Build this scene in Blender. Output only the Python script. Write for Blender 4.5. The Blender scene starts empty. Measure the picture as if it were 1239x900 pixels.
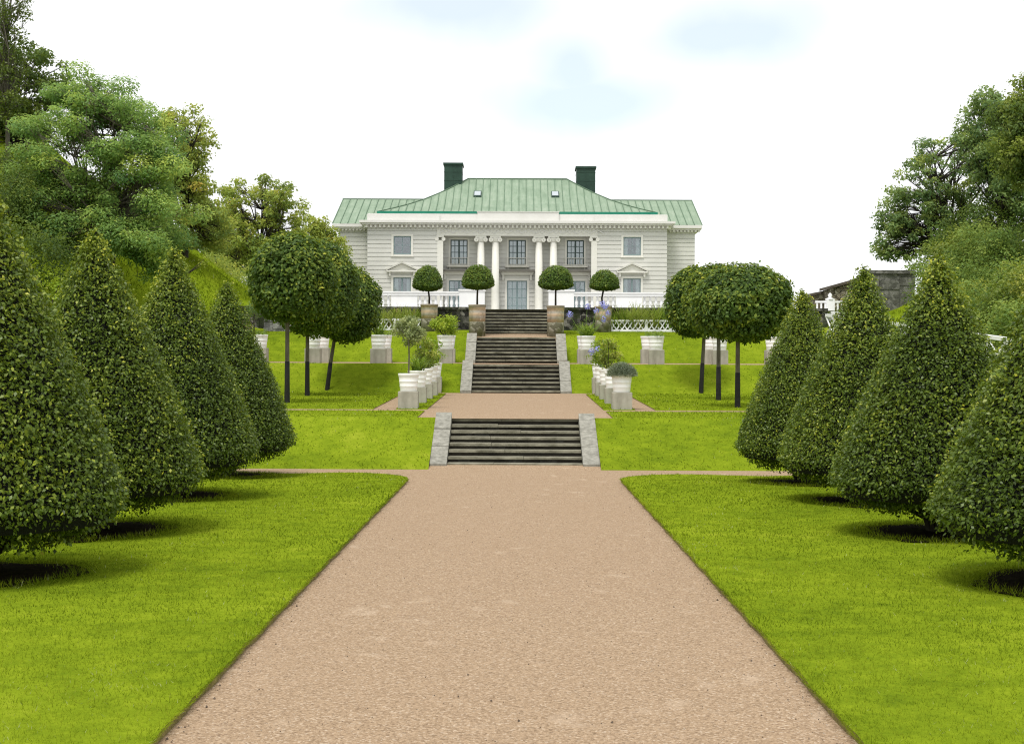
import bpy, math, random
import numpy as np
from mathutils import Vector, Matrix

random.seed(7)
RNG = np.random.default_rng(11)
SC = bpy.context.scene
COL = SC.collection
F = 1750.0
R = math.radians


def WX(px, D): return (px - 626) * D / F + .08
def WZ(py, D): return 2.2 - (py - 444) * D / F


# ------------------------------------------------------------------ materials
class NT:
    def __init__(self, name):
        self.m = bpy.data.materials.new(name)
        self.m.use_nodes = True
        self.t = self.m.node_tree
        self.t.nodes.clear()
        self.out = self.n('ShaderNodeOutputMaterial')

    def n(self, typ, **kw):
        nd = self.t.nodes.new(typ)
        for k, v in kw.items():
            if k.startswith('i_'):
                nd.inputs[k[2:].replace('_', ' ')].default_value = v
            else:
                setattr(nd, k, v)
        return nd

    def l(self, a, b): self.t.links.new(a, b)

    def noise(self, scale, detail=4, rough=.55, vec=None, dist=0):
        nd = self.n('ShaderNodeTexNoise')
        nd.inputs['Scale'].default_value = scale
        nd.inputs['Detail'].default_value = detail
        nd.inputs['Roughness'].default_value = rough
        nd.inputs['Distortion'].default_value = dist
        if vec: self.l(vec, nd.inputs['Vector'])
        return nd

    def ramp(self, fac, stops, interp='LINEAR'):
        nd = self.n('ShaderNodeValToRGB')
        cr = nd.color_ramp
        cr.interpolation = interp
        while len(cr.elements) < len(stops): cr.elements.new(.5)
        for e, (p, c) in zip(cr.elements, stops):
            e.position = p
            e.color = (c[0], c[1], c[2], 1)
        self.l(fac, nd.inputs['Fac'])
        return nd.outputs['Color']

    def mix(self, fac, a, b, mode='MIX'):
        nd = self.n('ShaderNodeMix', data_type='RGBA', blend_type=mode)
        for s, v in ((nd.inputs[0], fac), (nd.inputs[6], a), (nd.inputs[7], b)):
            if isinstance(v, (int, float)): s.default_value = v
            elif isinstance(v, tuple): s.default_value = (*v, 1)
            else: self.l(v, s)
        return nd.outputs[2]

    def math(self, op, a, b=0.0):
        nd = self.n('ShaderNodeMath', operation=op)
        for s, v in ((nd.inputs[0], a), (nd.inputs[1], b)):
            if isinstance(v, (int, float)): s.default_value = v
            else: self.l(v, s)
        return nd.outputs[0]

    def bump(self, h, strength=.3, dist=.02, normal=None):
        nd = self.n('ShaderNodeBump')
        nd.inputs['Strength'].default_value = strength
        nd.inputs['Distance'].default_value = dist
        self.l(h, nd.inputs['Height'])
        if normal: self.l(normal, nd.inputs['Normal'])
        return nd.outputs['Normal']

    def pbr(self, col, rough=.6, normal=None, metal=0, spec=.4):
        b = self.n('ShaderNodeBsdfPrincipled')
        if isinstance(col, tuple): b.inputs['Base Color'].default_value = (*col, 1)
        else: self.l(col, b.inputs['Base Color'])
        if isinstance(rough, (int, float)): b.inputs['Roughness'].default_value = rough
        else: self.l(rough, b.inputs['Roughness'])
        b.inputs['Metallic'].default_value = metal
        b.inputs['Specular IOR Level'].default_value = spec
        if normal: self.l(normal, b.inputs['Normal'])
        return b.outputs[0]

    def end(self, sh):
        self.l(sh, self.out.inputs['Surface'])
        return self.m

    def obj(self): return self.n('ShaderNodeTexCoord').outputs['Object']
    def pos(self): return self.n('ShaderNodeNewGeometry').outputs['Position']


def mat_simple(name, ca, cb, scale=3, rough=.6, bump=.1, bscale=None, spec=.35, stretch=None, dist=.02):
    t = NT(name)
    v = t.obj()
    if stretch:
        mp = t.n('ShaderNodeMapping')
        mp.inputs['Scale'].default_value = stretch
        t.l(v, mp.inputs['Vector']); v = mp.outputs[0]
    a = t.noise(scale, 6, .6, v)
    c = t.ramp(a.outputs['Fac'], [(.3, ca), (.7, cb)])
    b = t.noise(bscale or scale * 6, 5, .6, v)
    return t.end(t.pbr(c, rough, t.bump(b.outputs['Fac'], bump, dist), spec=spec))


def mat_leaf(name, stops, trans=.32, tcol=(.25, .33, .03), rough=.45, spec=.35):
    t = NT(name)
    at = t.n('ShaderNodeAttribute', attribute_name='tint')
    c = t.ramp(at.outputs['Fac'], stops)
    p = t.pbr(c, rough, spec=spec)
    tr = t.n('ShaderNodeBsdfTranslucent')
    t.l(t.mix(.45, c, tcol), tr.inputs['Color'])
    mx = t.n('ShaderNodeMixShader')
    mx.inputs[0].default_value = trans
    t.l(p, mx.inputs[1]); t.l(tr.outputs[0], mx.inputs[2])
    return t.end(mx.outputs[0])


M = {}
M['white'] = mat_simple('white_paint', (.82, .82, .835), (.88, .88, .89), 2, .5, .05)
M['pot'] = mat_simple('white_pot_paint', (.86, .86, .86), (.90, .90, .90), 3, .45, .06)
M['wall'] = mat_simple('cream_board_paint', (.565, .56, .53), (.635, .63, .595), .8, .6, .06, 12)
M['trim'] = mat_simple('cream_trim_paint', (.66, .65, .60), (.73, .715, .665), 1.2, .55, .05)
M['cornice'] = mat_simple('pale_cornice_paint', (.62, .61, .585), (.69, .68, .655), 1, .55, .05)
M['sash'] = mat_simple('grey_green_sash', (.17, .24, .25), (.22, .29, .30), 3, .5, .03)
M['darksash'] = mat_simple('dark_green_sash', (.035, .06, .055), (.055, .085, .08), 3, .5, .03)
M['curtain'] = mat_simple('white_curtain', (.70, .70, .68), (.8, .8, .78), 4, .9, .3, 14, stretch=(5, 1, .3))
M['inside'] = mat_simple('dim_room', (.10, .095, .085), (.16, .15, .13), 1, .9, 0)
M['copperdark'] = mat_simple('dark_copper_cladding', (.010, .033, .022), (.022, .058, .040), 2.5, .5, .1)
M['greenedge'] = mat_simple('green_eave_paint', (.01, .16, .10), (.02, .20, .13), 2, .5, .05)
M['iron'] = mat_simple('cream_balcony_paint', (.42, .41, .36), (.52, .51, .46), 3, .5, .05)
M['granite'] = mat_simple('pale_granite', (.15, .145, .12), (.33, .32, .275), 8, .9, .5, 45)
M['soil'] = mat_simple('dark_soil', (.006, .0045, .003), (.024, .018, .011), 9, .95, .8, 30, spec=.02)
M['bark'] = mat_simple('grey_bark', (.06, .05, .036), (.15, .135, .105), 9, .9, .7, 20, stretch=(1, 1, .25))
M['darkbark'] = mat_simple('dark_bark', (.02, .016, .012), (.05, .042, .03), 9, .9, .7, 20, stretch=(1, 1, .25))
M['tar'] = mat_simple('black_trunk_guard', (.008, .008, .007), (.02, .019, .017), 9, .8, .3)
M['core'] = mat_simple('shaded_twig_core', (.003, .004, .002), (.008, .011, .005), 14, .95, .9, 40, dist=.05)  # twig core painted near-black to stand for shade between the leaves
M['lilac'] = mat_simple('lilac_petals', (.30, .32, .72), (.42, .44, .82), 8, .6, 0)
M['plank'] = mat_simple('weathered_roof_boards', (.06, .05, .04), (.11, .09, .07), 4, .9, .4)

# board-clad concrete pedestals
t = NT('grey_concrete')
v = t.obj()
n1 = t.noise(3, 6, .6, v)
mp = t.n('ShaderNodeMapping'); mp.inputs['Scale'].default_value = (3, 3, .8); t.l(v, mp.inputs[0])
n2 = t.noise(2, 4, .6, mp.outputs[0])
c = t.ramp(t.math('ADD', t.math('MULTIPLY', n1.outputs['Fac'], .5), t.math('MULTIPLY', n2.outputs['Fac'], .5)), [(.35, (.25, .24, .195)), (.65, (.42, .405, .34))])
n3 = t.noise(40, 4, .6, v)
M['concrete'] = t.end(t.pbr(c, .85, t.bump(n3.outputs['Fac'], .3, .01)))

# green patinated copper roof
t = NT('green_copper_roof')
v = t.obj()
n1 = t.noise(.9, 6, .65, v)
mp = t.n('ShaderNodeMapping'); mp.inputs['Scale'].default_value = (3.2, .35, .35); t.l(v, mp.inputs[0])
n2 = t.noise(1.6, 5, .6, mp.outputs[0])
f = t.math('ADD', t.math('MULTIPLY', n1.outputs['Fac'], .5), t.math('MULTIPLY', n2.outputs['Fac'], .5))
c = t.ramp(f, [(.33, (.17, .235, .165)), (.5, (.225, .295, .215)), (.68, (.29, .35, .27))])
M['copper'] = t.end(t.pbr(c, .8, t.bump(n1.outputs['Fac'], .15, .03), spec=.08))
M['seam'] = mat_simple('copper_seam', (.085, .145, .09), (.125, .19, .125), 3, .8, .05)

# glass
t = NT('window_glass')
gl = t.n('ShaderNodeBsdfGlossy'); gl.inputs['Roughness'].default_value = .02
gl.inputs['Color'].default_value = (.9, .93, .95, 1)
tr = t.n('ShaderNodeBsdfTransparent'); tr.inputs['Color'].default_value = (.8, .86, .86, 1)
mx = t.n('ShaderNodeMixShader'); mx.inputs[0].default_value = .16
t.l(tr.outputs[0], mx.inputs[1]); t.l(gl.outputs[0], mx.inputs[2])
M['glass'] = t.end(mx.outputs[0])

# gravel
t = NT('pink_gravel')
v = t.pos()
big = t.noise(.35, 5, .6, v)
mid = t.noise(2.2, 5, .6, v)
fine = t.noise(55, 3, .8, v)
vor = t.n('ShaderNodeTexVoronoi'); vor.inputs['Scale'].default_value = 75; t.l(v, vor.inputs['Vector'])
c0 = t.ramp(fine.outputs['Fac'], [(.28, (.09, .055, .03)), (.42, (.23, .155, .094)), (.58, (.375, .268, .172)), (.75, (.56, .445, .315))])
sep = t.n('ShaderNodeSeparateColor'); t.l(vor.outputs['Color'], sep.inputs[0])
c1 = t.ramp(sep.outputs[0], [(.0, (.05, .03, .02)), (.14, (.17, .114, .069)), (.5, (.33, .234, .148)), (.85, (.425, .312, .207)), (1, (.65, .56, .45))])
c = t.mix(.5, c0, c1)
c = t.mix(t.math('MULTIPLY', big.outputs['Fac'], .4), c, (.29, .202, .128))
# scuffed lighter footprints
mp = t.n('ShaderNodeMapping'); mp.inputs['Scale'].default_value = (1.6, 1.15, 1.6); t.l(v, mp.inputs[0])
dn = t.noise(1.4, 3, .5, v)
vm = t.n('ShaderNodeVectorMath', operation='ADD'); t.l(mp.outputs[0], vm.inputs[0])
vs = t.n('ShaderNodeVectorMath', operation='SCALE'); t.l(dn.outputs['Color'], vs.inputs[0]); vs.inputs['Scale'].default_value = 1.3
t.l(vs.outputs[0], vm.inputs[1])
fp = t.n('ShaderNodeTexVoronoi'); fp.inputs['Scale'].default_value = 1.25; fp.inputs['Randomness'].default_value = 1; t.l(vm.outputs[0], fp.inputs['Vector'])
pm = t.noise(.55, 2, .5, v)
fm = t.ramp(fp.outputs['Distance'], [(.10, (1, 1, 1)), (.24, (0, 0, 0))])
pmr = t.ramp(pm.outputs['Fac'], [(.42, (0, 0, 0)), (.56, (1, 1, 1))])
fac = t.math('MULTIPLY', t.math('MULTIPLY', fm, pmr), .26)
c = t.mix(fac, c, (.55, .44, .33))
h = t.math('ADD', t.math('MULTIPLY', fine.outputs['Fac'], 1.0), t.math('MULTIPLY', sep.outputs[1], .5))
nm = t.bump(h, .55, .012)
nm = t.bump(mid.outputs['Fac'], .45, .06, nm)
nm = t.bump(fm, .35, .02, nm)
M['gravel'] = t.end(t.pbr(c, .95, nm, spec=.15))

# lawn (soil-side edge is a separate material)
def mat_lawn(name, k=1.0, olive=.0):
    t = NT(name)
    v = t.pos()
    a = t.noise(.30, 5, .6, v)
    b = t.noise(2.6, 6, .65, v)
    mp = t.n('ShaderNodeMapping'); mp.inputs['Scale'].default_value = (1, .5, 1); t.l(v, mp.inputs[0])
    d = t.noise(26, 4, .7, mp.outputs[0])
    f = t.math('ADD', t.math('ADD', t.math('MULTIPLY', a.outputs['Fac'], .36), t.math('MULTIPLY', b.outputs['Fac'], .40)), t.math('MULTIPLY', d.outputs['Fac'], .24))
    c = t.ramp(f, [(.32, (.048 * k, .080 * k, .007)), (.44, (.118 * k, .170 * k, .009)), (.55, (.17 * k, .228 * k, .012)), (.70, (.265 * k, .305 * k, .028))])
    if olive: c = t.mix(olive, c, (.10, .14, .02))
    nm = t.bump(d.outputs['Fac'], .5, .02)
    nm = t.bump(b.outputs['Fac'], .4, .12, nm)
    return t.end(t.pbr(c, .9, nm, spec=0))
M['lawn'] = mat_lawn('mown_lawn')
M['hillgrass'] = mat_lawn('hill_grass', 1.15, .12)
M['edge'] = mat_simple('cut_turf_edge', (.11, .09, .03), (.27, .22, .075), 14, .95, .8, 40)
M['ground'] = mat_simple('far_ground', (.05, .08, .02), (.09, .12, .03), .05, .95, 0)
t = NT('grass_blades')
at = t.n('ShaderNodeAttribute', attribute_name='tint')
c = t.ramp(at.outputs['Fac'], [(0, (.062, .102, .007)), (.4, (.158, .218, .011)), (.7, (.25, .305, .018)), (.88, (.34, .38, .04)), (1, (.44, .48, .22))])
p = t.pbr(c, .8, spec=0)
tr = t.n('ShaderNodeBsdfTranslucent'); t.l(c, tr.inputs['Color'])
mx = t.n('ShaderNodeMixShader'); mx.inputs[0].default_value = .4
t.l(p, mx.inputs[1]); t.l(tr.outputs[0], mx.inputs[2])
M['blade'] = t.end(mx.outputs[0])

# stone: steps, walls
def mat_stone(name, dark, mid, lite, scale, bump=.8, rough=.85, moss=None, cracks=False):
    t = NT(name)
    v = t.obj()
    vo = t.n('ShaderNodeTexVoronoi'); vo.inputs['Scale'].default_value = scale; t.l(v, vo.inputs['Vector'])
    sp = t.n('ShaderNodeSeparateColor'); t.l(vo.outputs['Color'], sp.inputs[0])
    n = t.noise(scale * 3, 6, .65, v)
    f = t.math('ADD', t.math('MULTIPLY', sp.outputs[0], .55), t.math('MULTIPLY', n.outputs['Fac'], .45))
    c = t.ramp(f, [(.2, dark), (.5, mid), (.8, lite)])
    ve = t.n('ShaderNodeTexVoronoi', feature='DISTANCE_TO_EDGE'); ve.inputs['Scale'].default_value = scale; t.l(v, ve.inputs['Vector'])
    e = t.ramp(ve.outputs['Distance'], [(0, (.02, .02, .02)), (.07, (1, 1, 1))])
    if cracks: c = t.mix(1, c, e, 'MULTIPLY')
    if moss:
        m2 = t.noise(2.2, 5, .6, v)
        c = t.mix(t.ramp(m2.outputs['Fac'], [(.5, (0, 0, 0)), (.62, (.8, .8, .8))]), c, moss)
    h = t.math('ADD', t.math('MULTIPLY', e, .7 if cracks else .1), t.math('MULTIPLY', n.outputs['Fac'], .5))
    return t.end(t.pbr(c, rough, t.bump(h, bump, .05), spec=.25))
M['fieldstone'] = mat_stone('dark_fieldstone', (.012, .012, .011), (.06, .058, .05), (.24, .23, .20), 7, moss=(.03, .045, .012))
M['oldwall'] = mat_stone('old_grey_wall_stone', (.075, .075, .065), (.13, .13, .115), (.22, .215, .20), 7)
M['hutstone'] = mat_stone('warm_rubble_stone', (.09, .075, .05), (.2, .17, .12), (.36, .33, .27), 6, cracks=True)
M['mossbase'] = mat_stone('mossy_base_stone', (.10, .095, .06), (.20, .19, .13), (.36, .34, .28), 6, .5, moss=(.09, .10, .03))
M['rubble'] = mat_stone('grey_rubble_stone', (.06, .06, .06), (.2, .2, .19), (.4, .4, .38), 3.5)
M['riser'] = mat_simple('dark_riser_stone', (.010, .0085, .006), (.062, .054, .040), 5, .8, .8, 16, stretch=(.5, 1, 2))  # near-black stone below each tread slab
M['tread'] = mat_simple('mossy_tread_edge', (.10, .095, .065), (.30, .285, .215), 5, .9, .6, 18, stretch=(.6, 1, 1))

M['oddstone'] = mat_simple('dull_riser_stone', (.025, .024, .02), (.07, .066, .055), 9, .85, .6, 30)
t = NT('banded_tub_staves')
v = t.obj()
sx = t.n('ShaderNodeSeparateXYZ'); t.l(v, sx.inputs[0])
n = t.noise(7, 5, .6, v)
zz = t.math('FRACT', t.math('MULTIPLY', sx.outputs[2], 4.6))
c = t.ramp(zz, [(0, (.56, .41, .28)), (.5, (.62, .47, .33)), (.56, (.54, .48, .42)), (1, (.58, .52, .45))])
c = t.mix(t.ramp(n.outputs['Fac'], [(.45, (0, 0, 0)), (.7, (.7, .7, .7))]), c, (.30, .25, .18))
M['tub'] = t.end(t.pbr(c, .8, t.bump(n.outputs['Fac'], .4, .02)))
M['tubrim'] = mat_simple('worn_tub_rim', (.2, .17, .12), (.34, .29, .21), 6, .8, .4)

# leaf materials, tint 0..1 picks the leaf tone; lit tops of cones and balls are painted in
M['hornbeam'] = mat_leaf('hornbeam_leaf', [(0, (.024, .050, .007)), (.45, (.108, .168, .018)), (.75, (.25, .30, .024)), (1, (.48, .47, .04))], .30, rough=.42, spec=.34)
M['balltree'] = mat_leaf('ball_tree_leaf', [(0, (.026, .062, .012)), (.45, (.095, .165, .024)), (.75, (.24, .30, .034)), (1, (.46, .46, .05))], .38, rough=.55, spec=.3)
M['topiary'] = mat_leaf('topiary_leaf', [(0, (.03, .07, .013)), (.5, (.10, .175, .026)), (1, (.30, .36, .045))], .35, rough=.5, spec=.25)
M['ash'] = mat_leaf('ash_leaf', [(0, (.09, .20, .065)), (.5, (.24, .39, .11)), (.8, (.38, .52, .12)), (1, (.56, .62, .13))], .48, tcol=(.36, .48, .10), rough=.55, spec=.2)
M['oak'] = mat_leaf('oak_leaf', [(0, (.08, .16, .07)), (.5, (.22, .33, .12)), (1, (.45, .51, .12))], .48, tcol=(.35, .42, .07), rough=.55, spec=.2)
M['darkleaf'] = mat_leaf('dark_leaf', [(0, (.045, .085, .025)), (.6, (.125, .19, .045)), (1, (.28, .33, .06))], .42, rough=.55, spec=.2)
M['autumn'] = mat_leaf('yellowing_leaf', [(0, (.14, .23, .055)), (.5, (.36, .45, .09)), (.88, (.52, .52, .10)), (1, (.58, .44, .10))], .5, tcol=(.5, .48, .07), rough=.55, spec=.2)
M['birch'] = mat_leaf('birch_leaf', [(0, (.06, .10, .02)), (1, (.19, .24, .04))], .4)
M['limeleaf'] = mat_leaf('lime_green_leaf', [(0, (.13, .23, .02)), (.5, (.32, .44, .035)), (1, (.52, .58, .07))], .4, tcol=(.5,.6,.05))
M['olive'] = mat_leaf('grey_olive_leaf', [(0, (.16, .21, .08)), (.5, (.32, .38, .16)), (1, (.48, .52, .24))], .4, tcol=(.45,.5,.18))
M['lavender'] = mat_leaf('grey_lavender_leaf', [(0, (.07, .10, .065)), (.5, (.19, .23, .155)), (1, (.36, .39, .29))], .25)
M['strap'] = mat_leaf('strap_leaf', [(0, (.07, .16, .02)), (.5, (.19, .31, .035)), (1, (.42, .48, .07))], .4)
M['reed'] = mat_leaf('tall_grass_leaf', [(0, (.18, .25, .04)), (.6, (.36, .42, .08)), (.9, (.50, .50, .18)), (1, (.52, .34, .12))], .4)
M['shrub'] = mat_leaf('hill_shrub_leaf', [(0, (.07, .14, .035)), (.5, (.17, .265, .055)), (1, (.36, .42, .085))], .42, tcol=(.38, .46, .08), rough=.55, spec=.2)
M['yellowshrub'] = mat_leaf('yellow_shrub_leaf', [(0, (.12, .18, .03)), (.5, (.28, .33, .05)), (1, (.48, .46, .08))], .4)


# ------------------------------------------------------------------ mesh tools
def world_off(parent):
    o = Vector((0, 0, 0))
    while parent is not None:
        o += parent.location
        parent = parent.parent
    return o


def link(name, me, parent=None, loc=None):
    o = bpy.data.objects.new(name, me)
    COL.objects.link(o)
    if parent is not None: o.parent = parent
    if loc is not None: o.location = loc
    return o


class MB:
    """collects faces in world coordinates; build() links them as one mesh object"""
    def __init__(self):
        self.v, self.f, self.mi, self.sm = [], [], [], []

    def face(self, pts, mi=0, smooth=False):
        b = len(self.v)
        self.v.extend([tuple(p) for p in pts])
        self.f.append(tuple(range(b, b + len(pts))))
        self.mi.append(mi); self.sm.append(smooth)

    def hexa(self, p, mi=0):
        b = len(self.v)
        self.v.extend([tuple(q) for q in p])
        for q in ((0, 3, 2, 1), (4, 5, 6, 7), (0, 1, 5, 4), (1, 2, 6, 5), (2, 3, 7, 6), (3, 0, 4, 7)):
            self.f.append(tuple(b + i for i in q)); self.mi.append(mi); self.sm.append(False)

    def box(self, x0, x1, y0, y1, z0, z1, mi=0):
        self.hexa([(x0, y0, z0), (x1, y0, z0), (x1, y1, z0), (x0, y1, z0), (x0, y0, z1), (x1, y0, z1), (x1, y1, z1), (x0, y1, z1)], mi)

    def lathe(self, c, prof, seg=16, mi=0, smooth=True, squash=1.0):
        b = len(self.v)
        for r, z in prof:
            for k in range(seg):
                a = 2 * math.pi * k / seg
                self.v.append((c[0] + r * math.cos(a), c[1] + r * math.sin(a) * squash, c[2] + z))
        for i in range(len(prof) - 1):
            for k in range(seg):
                k2 = (k + 1) % seg
                self.f.append((b + i * seg + k, b + i * seg + k2, b + (i + 1) * seg + k2, b + (i + 1) * seg + k))
                self.mi.append(mi); self.sm.append(smooth)
        n = len(prof) - 1
        self.f.append(tuple(b + k for k in reversed(range(seg)))); self.mi.append(mi); self.sm.append(False)
        self.f.append(tuple(b + n * seg + k for k in range(seg))); self.mi.append(mi); self.sm.append(False)

    def tube(self, pts, rad, seg=6, mi=0):
        pts = [Vector(p) for p in pts]
        b = len(self.v)
        n = len(pts)
        for i, p in enumerate(pts):
            d = (pts[min(i + 1, n - 1)] - pts[max(i - 1, 0)]).normalized()
            a = d.cross(Vector((0, 1, 0)) if abs(d.y) < .9 else Vector((1, 0, 0))).normalized()
            c = d.cross(a)
            r = rad[i] if isinstance(rad, (list, tuple)) else rad
            for k in range(seg):
                t_ = 2 * math.pi * k / seg
                self.v.append(tuple(p + a * (r * math.cos(t_)) + c * (r * math.sin(t_))))
        for i in range(n - 1):
            for k in range(seg):
                k2 = (k + 1) % seg
                self.f.append((b + i * seg + k, b + i * seg + k2, b + (i + 1) * seg + k2, b + (i + 1) * seg + k))
                self.mi.append(mi); self.sm.append(True)
        self.f.append(tuple(b + (n - 1) * seg + k for k in range(seg))); self.mi.append(mi); self.sm.append(False)

    def bar(self, p, q, w, h, mi=0):
        p, q = Vector(p), Vector(q)
        d = (q - p).normalized()
        s = d.cross(Vector((0, 0, 1)))
        s = s.normalized() if s.length > 1e-4 else Vector((1, 0, 0))
        u = s.cross(d)
        s *= w / 2; u *= h / 2
        self.hexa([p - s - u, p + s - u, q + s - u, q - s - u, p - s + u, p + s + u, q + s + u, q - s + u], mi)

    def mesh(self, name, mats, off=(0, 0, 0)):
        me = bpy.data.meshes.new(name)
        me.from_pydata([(a - off[0], b - off[1], c - off[2]) for a, b, c in self.v], [], self.f)
        for m in (mats if isinstance(mats, (list, tuple)) else [mats]): me.materials.append(m)
        me.polygons.foreach_set('material_index', self.mi)
        me.polygons.foreach_set('use_smooth', self.sm)
        me.update()
        return me

    def build(self, name, mats, parent=None, origin=None):
        off = world_off(parent) if parent is not None else Vector(origin or (0, 0, 0))
        o = link(name, self.mesh(name, mats, off), parent)
        if parent is None and origin: o.location = origin
        return o


def tag(o, label=None, cat=None, group=None, kind=None):
    if label: o['label'] = label
    if cat: o['category'] = cat
    if group: o['group'] = group
    if kind: o['kind'] = kind
    return o


def empty(name, loc, label, cat, group=None):
    o = bpy.data.objects.new(name, None)
    COL.objects.link(o)
    o.location = loc
    o.empty_display_size = .2
    return tag(o, label, cat, group)


def copy_tree(o, loc=None, label=None, group=None, scale=None, rz=None, parent=None):
    c = o.copy()
    COL.objects.link(c)
    if parent is not None: c.parent = parent
    if loc is not None: c.location = loc
    if label: c['label'] = label
    if group: c['group'] = group
    if scale is not None: c.scale = scale
    if rz is not None: c.rotation_euler = (0, 0, rz)
    for ch in list(o.children): copy_tree(ch, parent=c)
    return c


def unit(a):
    return a / np.maximum(np.linalg.norm(a, axis=-1, keepdims=True), 1e-9)


def leaf_mesh(name, pos, nrm, tip, size, width, tint, mats, fold=.12, extra=None):
    """one diamond leaf per point; extra = MB appended (its material indices shifted by one)"""
    n = len(pos)
    nrm = unit(nrm)
    tip = tip - nrm * np.sum(tip * nrm, axis=1, keepdims=True)
    tip = unit(tip)
    s = np.cross(nrm, tip)
    L = np.asarray(size).reshape(-1, 1) * np.ones((n, 1))
    W = L * width * .5
    v = np.empty((n, 4, 3), np.float32)
    v[:, 0] = pos
    v[:, 1] = pos + tip * L * .45 + s * W + nrm * L * fold
    v[:, 2] = pos + tip * L
    v[:, 3] = pos + tip * L * .45 - s * W + nrm * L * fold
    V = v.reshape(-1, 3)
    loops = np.arange(n * 4, dtype=np.int32)
    starts = np.arange(0, n * 4, 4, dtype=np.int32)
    mi = np.zeros(n, np.int32)
    tt = np.asarray(tint, np.float32)
    if extra is not None and extra.f:
        ev = np.array(extra.v, np.float32)
        el = np.array([i for f in extra.f for i in f], np.int32) + len(V)
        es = np.cumsum([0] + [len(f) for f in extra.f[:-1]]).astype(np.int32) + n * 4
        V = np.vstack([V, ev]); loops = np.concatenate([loops, el]); starts = np.concatenate([starts, es])
        mi = np.concatenate([mi, np.array(extra.mi, np.int32) + 1])
        tt = np.concatenate([tt, np.zeros(len(extra.f), np.float32)])
    me = bpy.data.meshes.new(name)
    me.vertices.add(len(V)); me.vertices.foreach_set('co', V.ravel())
    me.loops.add(len(loops)); me.loops.foreach_set('vertex_index', loops)
    me.polygons.add(len(starts)); me.polygons.foreach_set('loop_start', starts)
    me.polygons.foreach_set('material_index', mi)
    at = me.attributes.new('tint', 'FLOAT', 'FACE')
    at.data.foreach_set('value', np.clip(tt, 0, 1))
    for m in (mats if isinstance(mats, (list, tuple)) else [mats]): me.materials.append(m)
    me.update(calc_edges=True)
    return me


def rnd_dir(n):
    return unit(RNG.normal(size=(n, 3)))


def wob(p, k, seed):
    """cheap smooth noise, about -1..1"""
    r = np.random.default_rng(seed)
    o = np.zeros(len(p))
    for i in range(5):
        d = r.normal(size=3) * k * (1 + .5 * i)
        o += np.sin(p @ d + r.uniform(0, 6.28)) / (1 + .5 * i)
    return o / 2.2


# ------------------------------------------------------------------ terrain
PROF = [(-12, .05), (29.3, .05), (30.6, .05), (33.4, 1.03), (36.2, 1.10), (37.2, 1.12), (47.4, 1.345), (49.5, 2.31),
        (52.9, 2.38), (55.2, 3.35), (57.2, 3.62), (58.45, 3.70)]
SMOOTH = PROF[:-2] + [(57.2, 3.62), (62, 4.5), (95, 4.9), (150, 5.4)]


def interp(tab, y):
    return float(np.interp(y, [a for a, b in tab], [b for a, b in tab]))


def smooth(a, b, x):
    t_ = min(1, max(0, (x - a) / (b - a)))
    return t_ * t_ * (3 - 2 * t_)


def hill(x, y):
    base = sum(interp(SMOOTH, y + d) for d in (-2, -1, 0, 1, 2)) / 5
    if x < 0:
        u = max(0, -x - 10.3)
        up = .74 * u * (u / (u + .9)) if u < 16 else .74 * 16 * 16 / 16.9 + .15 * (u - 16)
        up *= (.55 + .45 * smooth(34, 50, y)) * (1 - .9 * smooth(67, 82, y))
        return base + up
    st = 13.2 + 1.8 * smooth(45, 60, y)
    u = max(0, x - st)
    up = .58 * u * (u / (u + .9)) if u < 18 else .58 * 18 * 18 / 18.9 + .15 * (u - 18)
    up *= (.6 + .4 * smooth(34, 50, y)) * (1 - smooth(60, 72, y))
    return base + up


def ground(x, y):
    if y <= 58.45:
        p = interp(PROF, y)
    else:
        p = interp([(58.45, 4.53), (95, 4.9), (150, 5.4)], y)
    w = smooth(9.8, 11.5, abs(x))
    return p * (1 - w) + hill(x, y) * w


def refine(br, step):
    out = []
    for a, b in zip(br[:-1], br[1:]):
        n = max(1, round((b - a) / step))
        out += [a + (b - a) * i / n for i in range(n)]
    return out + [br[-1]]


AX = 2.05
LAWN_X = 11.4
xb = sorted({-LAWN_X, -3.66, -3.08, -2.27, -AX - 1.5, -AX, -1.83, 0, 1.83, AX, 2.27, AX + 1.5, 3.08, 3.6, LAWN_X})
yb = [-8, 27.8, 29.3, 30.6, 33.4, 36.2, 37.2, 47.0, 47.4, 49.5, 52.9, 55.2, 57.2, 58.45]
XS, YS = refine(xb, .5), refine(yb, .3)
SOIL = []


def is_path(x, y):
    ax = abs(x)
    if y < 29.3: return ax < AX
    if y < 30.6: return True
    if y < 33.4: return ax < 1.83
    if y < 36.2: return ax < 2.27
    if y < 37.2: return True
    if y < 47.0: return ax < 2.27 or (x < 0 and 3.08 < ax < 3.66) or (x > 0 and 3.08 < ax < 3.6)
    if y < 47.4: return ax < 3.6
    if y < 49.5: return ax < 1.83
    if y < 52.9: return True
    if y < 55.2: return ax < 1.83
    return ax < 1.83 if y < 57.2 else ax < 1.5


def lawn_z(x, y):
    z = ground(x, y)
    q = 1 - .8 * smooth(29, 31, y)
    if abs(y - 30.6) < .01 or abs(y - 37.2) < .01 or abs(y - 52.9) < .01: z -= .022
    if y < 27.9 and abs(abs(x) - AX) < .02: z -= .006 * (1 + math.sin(y * 5.1 + x))
    return z + q * .018 * math.sin(x * 1.3 + y * .37) * smooth(.6, 2.5, abs(abs(x) - AX)) + q * .012 * math.sin(y * .9 - x * .5) * smooth(2.1, 3.5, abs(x))


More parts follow.
